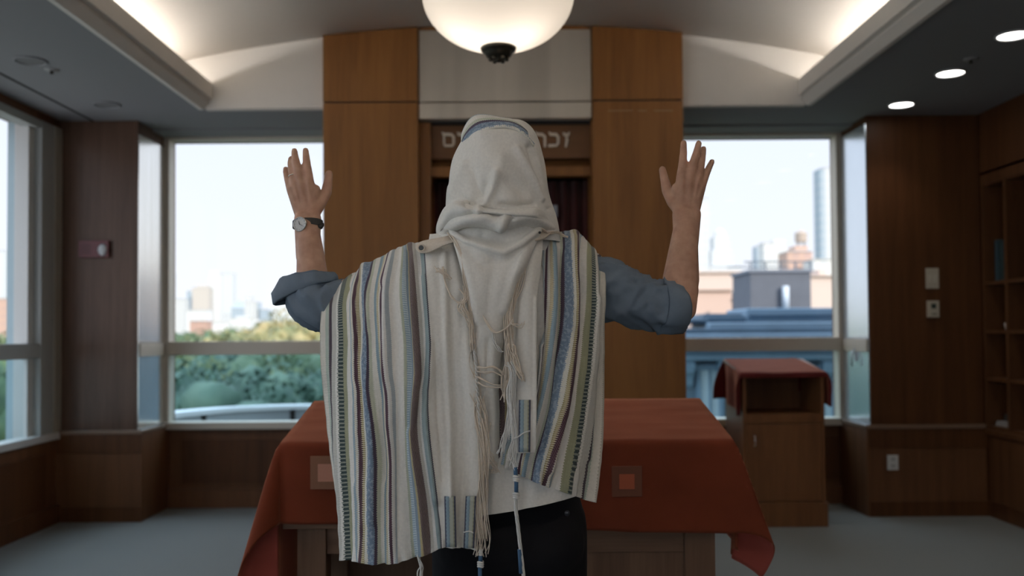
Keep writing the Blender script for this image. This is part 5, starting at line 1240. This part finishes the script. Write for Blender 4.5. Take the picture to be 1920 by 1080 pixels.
# ---- inner layer lying on the back, behind the hanging centre panel
rowsB = [([806, 850, 900, 950, 1000, 1040], [440, 436, 434, 434, 434, 434], [2.15, 2.11, 2.10, 2.10, 2.11, 2.15]), ([806, 850, 900, 950, 1000, 1040], [475, 472, 470, 470, 470, 470], [2.085, 2.07, 2.065, 2.065, 2.07, 2.085]), ([830, 865, 905, 945, 985, 1030], [600, 600, 600, 600, 600, 600], [2.055, 2.05, 2.048, 2.048, 2.052, 2.07]),
 ([835, 865, 905, 945, 985, 1020], [740, 740, 740, 740, 740, 740], [2.045, 2.04, 2.038, 2.038, 2.04, 2.055]), ([840, 865, 900, 940, 970, 1000], [900, 900, 900, 890, 880, 880], [2.045, 2.035, 2.03, 2.03, 2.03, 2.04])]
ctrl = [list(zip(a, b, c)) for a, b, c in rowsB]
pts, uvs = interp(ctrl, [.74, .79, .84, .88, .92, .97], 50, 60); sheetmesh(SH, pts, uvs)
# ---- lower under-layer seen between the two drapes
rowsU = [([880, 915, 960, 1010, 1060, 1085], [830, 830, 820, 815, 812, 812], [2.03, 2.02, 2.015, 2.015, 2.02, 2.03]), ([884, 915, 960, 1010, 1060, 1085], [880, 880, 880, 880, 880, 880], [2.03, 2.01, 2.0, 2.0, 2.01, 2.03]), ([896, 915, 960, 1010, 1055, 1080], [967, 965, 959, 949, 938, 930], [2.03, 2.005, 1.99, 1.995, 2.01, 2.03])]
ctrl = [list(zip(a, b, c)) for a, b, c in rowsU]; pts, uvs = interp(ctrl, [.74, .78, .84, .9, .95, .99], 60, 50)
displace(pts, [([(935, 880), (925, 965)], 10, .008), ([(990, 880), (985, 955)], 12, -.006)], lambda i, j, X, Y_, p: .002 * noise.noise(Vector((X * .04, Y_ * .03, 8))))
sheetmesh(SH, pts, uvs)
# ---- hood over the head
hood_rows = [  # py, xl, xr, depth front-to-back half axis b, centre Y
 (229, 925, 962, .02, 2.135), (232, 904, 978, .04, 2.135), (239, 886, 990, .062, 2.135), (250, 874, 1000, .085, 2.135), (270, 862, 1010, .108, 2.135), (300, 851, 1017, .125, 2.135), (340, 845, 1023, .135, 2.13), (375, 839, 1030, .13, 2.125), (400, 834, 1037, .12, 2.12), (425, 830, 1043, .105, 2.12), (455, 826, 1048, .09, 2.12)]
def hoodpt(s, th, grow=0):
    i = min(int(s), len(hood_rows) - 2); t = s - i
    g_ = lambda k: hood_rows[max(0, min(len(hood_rows) - 1, k))]
    r = [crv(a, b, c, d, t) for a, b, c, d in zip(g_(i - 1), g_(i), g_(i + 1), g_(i + 2))]
    L_ = at(r[1], r[0], r[4]); R_ = at(r[2], r[0], r[4]); cx = (L_.x + R_.x) / 2; a = (R_.x - L_.x) / 2 + grow; zc_ = (L_.z + R_.z) / 2
    return Vector((cx - a * math.cos(th), r[4] - (r[3] + grow) * math.sin(th) * (1 if math.sin(th) > 0 else .9), zc_))
K = 130; pts = []; uvs = []
for i in range(151):
    s = (len(hood_rows) - 1) * i / 150; pts.append([hoodpt(s, math.radians(-48) + math.radians(276) * j / K) for j in range(K + 1)]); uvs.append([(.76 + .2 * j / K, i / 150 * .3) for j in range(K + 1)])
def nout(pts):
    ns = normals(pts)
    for i, r in enumerate(pts):
        c = sum(r, Vector()) / len(r)
        for j, p in enumerate(r):
            o_ = Vector((p.x - c.x, p.y - c.y, 0)); 
            if ns[i][j].dot(o_) < 0: ns[i][j] = -ns[i][j]
    return ns
hs = [([(931, 325), (927, 345), (921, 363), (910, 381), (897, 388)], 6, .012), ([(912, 345), (905, 362), (893, 372)], 8, -.008), ([(873, 307), (862, 333), (852, 365)], 6, .009), ([(864, 290), (860, 315), (848, 345)], 5, -.005), ([(885, 320), (893, 350), (905, 374)], 7, -.008),
      ([(969, 280), (985, 310), (1002, 340), (1016, 372)], 6, .009), ([(992, 276), (1003, 311), (1015, 352), (1030, 390)], 6, -.010), ([(1006, 300), (1016, 345), (1028, 385)], 4, .006), ([(940, 300), (936, 330)], 10, .004), ([(940, 383), (970, 386), (1000, 382)], 5, -.009), ([(950, 372), (990, 372)], 9, .004), ([(955, 340), (975, 355), (985, 370)], 10, -.005),
      ([(868, 372), (885, 380), (900, 389)], 5, -.008), ([(905, 255), (945, 246), (985, 260)], 8, .004)]
ns = nout(pts)
for i, r in enumerate(pts):
    for j, p in enumerate(r):
        th = -48 + 276 * j / K; d = .003 * noise.noise(p * 14) + .0025 * math.sin(p.x * 60 + p.z * 20)
        if 0 < th < 180:
            X, Y_ = topx(p)
            for (line, w_, h) in hs:
                best = 1e9
                for (a, b) in zip(line, line[1:]):
                    L2 = (b[0] - a[0]) ** 2 + (b[1] - a[1]) ** 2; t = max(0, min(1, ((X - a[0]) * (b[0] - a[0]) + (Y_ - a[1]) * (b[1] - a[1])) / L2))
                    best = min(best, math.hypot(X - a[0] - (b[0] - a[0]) * t, Y_ - a[1] - (b[1] - a[1]) * t))
                if best < 3 * w_: d += h * math.exp(-(best / w_) ** 2)
        r[j] = p + ns[i][j] * d
sheetmesh(SH, pts, uvs)
# ---- cowl: two soft rolled folds at the nape
def roll(rows, nu, nv, strokes, mi=0, seed=0):
    ctrl = [list(zip(a, b, c)) for a, b, c in rows]; n_ = len(rows[0][0]); p_, u_ = interp(ctrl, [.75 + .2 * k / (n_ - 1) for k in range(n_)], nu, nv)
    displace(p_, strokes, lambda i, j, X, Y_, p: .0022 * noise.noise(Vector((X * .035, Y_ * .03, 11 + seed)))); sheetmesh(SH, p_, u_)
roll([([838, 846, 868, 897, 925, 960, 1000, 1012, 1020], [392, 385, 380, 392, 394, 395, 390, 392, 398], [2.10, 2.06, 2.025, 2.015, 2.01, 2.015, 2.035, 2.05, 2.08]),
      ([828, 838, 866, 897, 925, 960, 998, 1012, 1024], [400, 386, 377, 390, 392, 393, 391, 394, 402], [2.13, 2.035, 1.99, 1.975, 1.97, 1.975, 1.995, 2.02, 2.07]),
      ([822, 834, 866, 897, 925, 960, 999, 1014, 1030], [416, 399, 386, 396, 399, 401, 402, 402, 408], [2.14, 2.03, 1.965, 1.955, 1.952, 1.955, 1.975, 2.01, 2.08]),
      ([819, 834, 866, 897, 925, 958, 998, 1016, 1036], [432, 412, 398, 401, 405, 407, 408, 412, 418], [2.15, 2.035, 1.965, 1.965, 1.965, 1.965, 1.985, 2.02, 2.09]),
      ([820, 836, 866, 897, 925, 958, 998, 1018, 1040], [442, 424, 410, 408, 410, 410, 412, 422, 432], [2.15, 2.05, 1.99, 1.99, 1.99, 1.99, 2.01, 2.04, 2.10])], 110, 44,
     [([(897, 380), (896, 405)], 7, .005), ([(905, 401), (930, 404), (958, 406)], 3, -.006), ([(855, 386), (840, 404), (830, 424)], 6, .006), ([(872, 383), (884, 392)], 6, -.007)])
roll([([824, 845, 875, 905, 938, 958, 985, 1010, 1042], [428, 408, 399, 400, 404, 404, 402, 405, 424], [2.13, 2.04, 2.0, 1.99, 1.985, 1.985, 1.99, 2.02, 2.09]),
      ([820, 842, 875, 905, 938, 956, 985, 1008, 1040], [434, 416, 405, 404, 409, 406, 405, 412, 430], [2.14, 2.02, 1.968, 1.958, 1.955, 1.96, 1.97, 2.0, 2.08]),
      ([821, 845, 876, 905, 938, 955, 982, 1006, 1036], [442, 427, 416, 416, 424, 418, 414, 420, 436], [2.145, 2.025, 1.965, 1.955, 1.952, 1.96, 1.972, 2.01, 2.09]),
      ([823, 848, 876, 905, 938, 955, 980, 1004, 1032], [448, 435, 424, 425, 433, 426, 422, 428, 442], [2.15, 2.045, 1.985, 1.975, 1.97, 1.98, 1.995, 2.03, 2.10]),
      ([826, 850, 877, 905, 938, 955, 978, 1002, 1030], [450, 436, 425, 427, 435, 428, 426, 432, 446], [2.16, 2.07, 2.03, 2.02, 2.02, 2.025, 2.04, 2.06, 2.12])], 110, 40,
     [([(950, 402), (943, 415), (938, 430)], 6, .006), ([(962, 410), (955, 425)], 5, -.006), ([(838, 428), (875, 412), (915, 408)], 6, .004)], seed=5)
shawl = SH.build('prayer_shawl', M_sh, per, smooth=True)
s_ = shawl.modifiers.new('s', 'SOLIDIFY'); s_.thickness = .003; s_.offset = 0
# ---- striped fold over the crown
BD = MB()
outer = [(866, 268, 2.13), (867, 250, 2.125), (878, 228, 2.12), (892, 217, 2.115), (912, 216, 2.11), (938, 221, 2.11), (964, 226, 2.115), (987, 243, 2.12), (1003, 268, 2.13)]
inner = [(869, 268, 2.081), (877, 259, 2.066), (889, 250, 2.054), (904, 242, 2.044), (922, 237, 2.04), (944, 235, 2.039), (965, 239, 2.042), (985, 251, 2.044), (1001, 271, 2.064)]
backs = [(868, 268, 2.2), (872, 252, 2.2), (884, 232, 2.2), (898, 223, 2.2), (915, 221, 2.2), (940, 226, 2.2), (962, 232, 2.2), (982, 247, 2.2), (999, 270, 2.2)]
mid = [((a[0] + b[0]) / 2 + (-1 if k < 4 else 1), (a[1] + b[1]) / 2 - 2, (a[2] + b[2]) / 2 - .014) for k, (a, b) in enumerate(zip(outer, inner))]
lip = [(a[0] + (0), a[1] + 4, a[2] + .0) for a in inner]; tuck = [(a[0], a[1] + 4, a[2] + .035) for a in inner]
rws = [tuck, lip, inner, mid, outer, backs]
WW = [[ptr(*c) for c in r] for r in rws]
W2 = list(map(list, zip(*WW)))   # columns along the arc
ct = [list(map(lambda p: p, r)) for r in WW]
usB = [.248, .252, .262, .312, .352, .43]
def grid(Wg, us, nu, nv):
    rows = len(Wg); cols = len(Wg[0]); pp = []; uu = []
    g = lambda i, j: Wg[max(0, min(rows - 1, i))][max(0, min(cols - 1, j))]
    for a in range(nu + 1):
        s = (rows - 1) * a / nu; i = min(int(s), rows - 2); t = s - i; l = []; m_ = []
        for b in range(nv + 1):
            q = (cols - 1) * b / nv; j = min(int(q), cols - 2); tj = q - j
            cc = [crv(g(i + k, j - 1), g(i + k, j), g(i + k, j + 1), g(i + k, j + 2), tj) for k in (-1, 0, 1, 2)]
            l.append(crv(*cc, t)); m_.append((us[i] + (us[i + 1] - us[i]) * t, b / nv * .22))
        pp.append(l); uu.append(m_)
    return pp, uu
pp, uu = grid(WW, usB, 60, 90); sheetmesh(BD, pp, uu)
bd = BD.build('crown_fold', M_sh, shawl, smooth=True); s_ = bd.modifiers.new('s', 'SOLIDIFY'); s_.thickness = .004; s_.offset = 0

# ---- corner patches with stripes
def patchmat(k):
    m, nt, b = newmat('patch_stripe'); uvn = N(nt, 'ShaderNodeUVMap'); sp = N(nt, 'ShaderNodeSeparateXYZ'); nt.links.new(uvn.outputs[0], sp.inputs[0])
    r = N(nt, 'ShaderNodeValToRGB'); r.color_ramp.interpolation = 'CONSTANT'; el = r.color_ramp.elements; el[0].color = (.08, .09, .13, 1)
    cols = [(.14, (.28, .38, .45)), (.36, (.22, .30, .36)), (.45, (.45, .47, .40)), (.75, (.36, .36, .26)), (.86, (.09, .10, .14))]
    el[1].position = .14; el[1].color = (*cols[0][1], 1)
    for p_, c in cols[1:]: q_ = el.new(p_); q_.color = (*c, 1)
    nt.links.new(math_(nt, 'ADD', sp.outputs['X'], math_(nt, 'MULTIPLY', math_(nt, 'PINGPONG', math_(nt, 'MULTIPLY', sp.outputs['Y'], 26), 1.0), .04)), r.inputs[0]); nt.links.new(r.outputs[0], b.inputs['Base Color']); b.inputs['Roughness'].default_value = .95; return m
M_pt = patchmat(0)
def patch(px0, px1, py0, py1, Y, lean=0, w2=0, label='striped woven corner patch'):
    v = []; uv = []; n_ = 10
    for i in range(n_ + 1):
        t = i / n_
        for j in range(5):
            s = j / 4; X = px0 + (px1 - px0) * s + lean * t; v.append(at(X, py0 + (py1 - py0) * t, Y + (.002 * math.sin(t * 5) + w2 * t))); uv.append((s, t))
    f = [(i * 5 + j, i * 5 + j + 1, i * 5 + j + 6, i * 5 + j + 5) for i in range(n_) for j in range(4)]
    mb = MB().add(v, f, 0, uv); o = mb.build('corner_patch', M_pt, shawl, smooth=True); s_ = o.modifiers.new('s', 'SOLIDIFY'); s_.thickness = .003; o['label'] = label; return o
patch(973, 995, 750, 848, 1.948, -1, -.004)
patch(833, 854, 931, 1026, 1.951, 2, 0); patch(873, 893, 931, 1028, 1.957, -4, .004)
# ---- fringes, cords and knotted tassels
M_yarn = flat('fringe_yarn', (.74, .64, .53), .95, noise_=.15, scale=200); M_yarnw = flat('white_yarn', (.76, .74, .70), .95, noise_=.1, scale=200); M_blue = flat('blue_thread', (.05, .12, .22), .8)
rf = random.Random(21)
def yarns(path, n, spread, r, name, mat, parent, wob=.003, tail=0, Y0=None):
    P = [ptr(*p) for p in path]; mb = MB()
    for k in range(n):
        ph = rf.uniform(0, 6.28); rad = spread * math.sqrt(rf.random()); t0 = rf.randint(0, 1) if n > 4 else 0; e_ = len(P) - (rf.randint(0, 1) if n > 4 and len(P) > 4 else 0)
        Q = []
        for i, p in enumerate(P[t0:e_]):
            a = ph + i * .9; gr = 1 + tail * (i / len(P)); Q.append(p + Vector((math.cos(a) * rad * gr, math.sin(a) * rad * .6, 0)) + Vector((rf.gauss(0, wob), rf.gauss(0, wob) * .5, rf.gauss(0, wob))))
        mb.tube(cr_(Q, 6), r, 6)
    return mb.build(name, mat, parent, smooth=True)
Yf = 1.968
yarns([(843, 438, 2.03), (858, 455, 2.0), (868, 490, 1.985), (874, 525, 1.975), (880, 560, 1.97), (885, 610, Yf), (888, 655, Yf)], 12, .006, .0011, 'fringe', M_yarn, shawl)
yarns([(868, 540, 1.975), (872, 560, 1.968), (866, 575, 1.965), (878, 590, 1.962), (884, 615, 1.962), (886, 650, 1.962)], 12, .007, .0011, 'fringe', M_yarn, shawl, wob=.005)
yarns([(888, 650, Yf), (890, 680, Yf), (893, 710, Yf), (894, 740, Yf), (898, 780, Yf), (904, 830, Yf), (906, 870, Yf)], 10, .005, .0011, 'fringe', M_yarn, shawl)
yarns([(897, 745, Yf), (903, 790, 1.965), (908, 840, 1.962), (907, 900, 1.962), (903, 960, 1.965), (901, 1010, 1.97), (902, 1042, 1.97)], 34, .012, .0011, 'fringe', M_yarn, shawl, tail=.4, wob=.004)
yarns([(905, 830, 1.965), (915, 855, 1.96), (926, 870, 1.965), (930, 880, 1.97), (924, 884, 1.975)], 10, .007, .0010, 'fringe', M_yarn, shawl, wob=.004)
yarns([(983, 490, 2.0), (970, 530, 1.985), (958, 575, 1.975), (954, 620, 1.965), (953, 660, 1.962), (950, 710, 1.962), (947, 750, 1.962)], 26, .009, .0011, 'fringe', M_yarn, shawl, wob=.003)
yarns([(953, 620, 1.962), (961, 650, 1.955), (968, 680, 1.95), (975, 700, 1.948), (980, 712, 1.947)], 14, .005, .0011, 'fringe', M_yarn, shawl, tail=.8)
yarns([(955, 680, 1.955), (961, 700, 1.95), (958, 740, 1.952), (955, 790, 1.955), (948, 820, 1.955), (938, 850, 1.955)], 20, .006, .0012, 'fringe', M_yarnw, shawl, tail=.5)
yarns([(960, 720, 1.952), (962, 770, 1.948), (964, 810, 1.946), (962, 850, 1.945), (964, 874, 1.945)], 12, .005, .0012, 'fringe', M_yarnw, shawl, tail=.4)
# twisted edge along the left panel (plaited selvedge)
for (a, b, c) in ((888, 655, 0), ):
    P = [ptr(x_, y_, 1.965) for x_, y_ in ((889, 655), (893, 690), (894, 720), (897, 760), (900, 800), (901, 830))]; Q = cr_(P, 14); m = MB()
    for s in (0, PI): m.tube([q + Vector((math.cos(i * .9 + s) * .0022, math.sin(i * .9 + s) * .0022, 0)) for i, q in enumerate(Q)], .0017, 6)
    m.build('braided_edge', M_yarnw, shawl, smooth=True)
P = [ptr(x_, y_, 1.972) for x_, y_ in ((967, 500), (958, 545), (948, 600))]
# loops bridging the middle
for k, (pp_) in enumerate(([(895, 688), (908, 690), (922, 687), (934, 692), (942, 700)], [(895, 697), (910, 700), (925, 698), (940, 705)], [(895, 706), (908, 714), (925, 720), (940, 722)], [(896, 716), (908, 724), (925, 727), (942, 726)])):
    yarns([(a, b, 1.955 - .006 * math.sin(i)) for i, (a, b) in enumerate(pp_)], 2, .0015, .0014, 'loop_cord', M_yarn, shawl, wob=.0008)
yarns([(893, 583, 1.97), (905, 592, 1.962), (918, 615, 1.952), (930, 624, 1.948), (945, 618, 1.948), (958, 607, 1.95), (962, 600, 1.952)], 2, .002, .0016, 'loop_cord', M_yarn, shawl, wob=.0008)
yarns([(926, 622, 1.957), (928, 640, 1.955), (934, 655, 1.955), (945, 662, 1.955)], 3, .003, .0009, 'loop_cord', M_yarnw, shawl)
yarns([(830, 500, 2.0), (834, 520, 1.99), (840, 540, 1.98), (850, 560, 1.972), (862, 568, 1.968), (872, 566, 1.965), (878, 555, 1.965)], 3, .003, .0013, 'loop_cord', M_yarn, shawl, wob=.001)
yarns([(812, 504, 2.02), (822, 508, 2.0), (832, 510, 1.998), (838, 522, 1.995)], 8, .006, .0010, 'loop_cord', M_yarn, shawl, wob=.003)
yarns([(958, 605, 1.948), (965, 608, 1.945), (975, 612, 1.945), (983, 607, 1.946)], 3, .002, .0009, 'loop_cord', M_yarn, shawl)
# neck cords: left with ring-shaped eyelet, right twisted
yarns([(858, 448, 2.03), (845, 446, 2.045), (835, 452, 2.04), (820, 462, 2.05), (802, 470, 2.06), (790, 472, 2.065), (783, 466, 2.075), (786, 459, 2.085), (795, 457, 2.085), (812, 456, 2.075), (832, 449, 2.06)], 5, .0026, .0016, 'neck_cord', M_yarn, shawl, wob=.001)
ey = MB(); ey.add([], []); v = []; 
pe = [(846, 440, 2.05), (820, 447, 2.055), (795, 452, 2.075), (783, 458, 2.085), (780, 466, 2.08), (788, 474, 2.062), (806, 472, 2.045), (830, 461, 2.03), (856, 450, 2.02)]
tab_ = MB(); P = [ptr(*p) for p in pe]; c_ = sum(P, Vector()) / len(P)
Q = cr_(P + [P[0]], 6); vv_ = [c_ + Vector((0, -.003, 0))] + [q + Vector((0, -.002, 0)) for q in Q]; tab_.add(vv_, [(0, i, i + 1) for i in range(1, len(vv_) - 1)]); o = tab_.build('neck_tab', M_yarn, shawl, smooth=True); s_ = o.modifiers.new('s', 'SOLIDIFY'); s_.thickness = .004; s_.offset = 0
ec = ptr(790, 465, 2.05); MB().tube([ec + Vector((math.cos(a * PI / 8) * .0075, -.004, math.sin(a * PI / 8) * .0075)) for a in range(16)], .0018, 8, closed=True).build('eyelet', M_yarn, shawl, smooth=True)
MB().ball(ec + Vector((0, .002, 0)), .0075, 8, (1, .3, 1)).build('eyelet_centre', flat('eyelet_dark', (.10, .12, .13), .6), shawl, smooth=True)
tab2 = MB(); P = [ptr(*p) for p in ((1012, 424, 2.05), (1003, 440, 2.03), (990, 452, 2.02), (1005, 450, 2.015), (1022, 446, 2.03), (1034, 436, 2.06), (1040, 432, 2.09), (1026, 428, 2.08))]; c_ = sum(P, Vector()) / len(P)
Q = cr_(P + [P[0]], 6); vv_ = [c_ + Vector((0, -.003, 0))] + Q; tab2.add(vv_, [(0, i, i + 1) for i in range(1, len(vv_) - 1)]); o = tab2.build('neck_tab', M_yarn, shawl, smooth=True); s_ = o.modifiers.new('s', 'SOLIDIFY'); s_.thickness = .004; s_.offset = 0
MB().ball(ptr(1012, 436, 2.008), .003, 6).build('eyelet_centre', M_dkp, shawl)
yarns([(1008, 426, 2.03), (1018, 430, 2.03), (1030, 437, 2.05), (1044, 436, 2.08), (1056, 441, 2.10), (1064, 444, 2.115)], 5, .003, .0013, 'neck_cord', M_yarn, shawl, wob=.0012)
# tassels (knotted strings)
def tassel(path, knots, blue, label=None):
    P = [ptr(*p) for p in path]; Q = cr_(P, 8); m = MB()
    for k in range(5):
        ph = k * 2 * PI / 5; m.tube([q + Vector((math.cos(ph + i * .35) * .0028, math.sin(ph + i * .35) * .0028, 0)) for i, q in enumerate(Q)], .0015, 6)
    t = m.build('tassel', M_yarnw, shawl, smooth=True)
    for (x_, y_, Y_) in knots: MB().ball(ptr(x_, y_, Y_), .0068, 7, (1, 1, .9)).build('knot', M_yarnw, t, smooth=True) if False else None
    kb = MB()
    for (x_, y_, Y_) in knots:
        c = ptr(x_, y_, Y_)
        for a in range(3): kb.tube([c + Vector((math.cos(s * PI / 6) * .0055, math.sin(s * PI / 6) * .005, (a - 1) * .0045 + .001 * math.sin(s))) for s in range(12)], .0024, 6, closed=True)
    kb.build('knots', M_yarnw, shawl, smooth=True)
    for seg in blue: MB().tube([ptr(*p) for p in seg], .0044, 10).build('blue_winding', M_blue, shawl, smooth=True)
tassel([(964, 868, 1.945), (967, 890, 1.945), (968, 920, 1.945), (967, 950, 1.945), (971, 985, 1.945), (976, 1030, 1.945), (982, 1085, 1.945), (984, 1130, 1.945)], [(968, 897, 1.945), (968, 929, 1.945)], [[(966, 876, 1.945), (967, 892, 1.945)], [(968, 903, 1.944), (968, 923, 1.944)], [(974, 1030, 1.944), (977, 1075, 1.944)]])
tassel([(902, 1030, 1.965), (901, 1050, 1.965), (900, 1080, 1.965), (901, 1130, 1.965)], [(901, 1058, 1.963)], [[(901, 1042, 1.963), (901, 1053, 1.963)], [(900, 1064, 1.963), (900, 1100, 1.963)]])
yarns([(785, 1040, 1.965), (787, 1060, 1.965), (788, 1080, 1.965), (789, 1120, 1.965)], 5, .003, .0015, 'fringe', M_yarnw, shawl)
yarns([(964, 822, 1.944), (970, 820, 1.941), (982, 812, 1.94), (993, 808, 1.942)], 2, .001, .0012, 'loop_cord', M_yarnw, shawl, wob=.0005)
yarns([(870, 998, 1.948), (880, 996, 1.946), (888, 999, 1.948)], 2, .001, .0012, 'loop_cord', M_yarnw, shawl, wob=.0005)
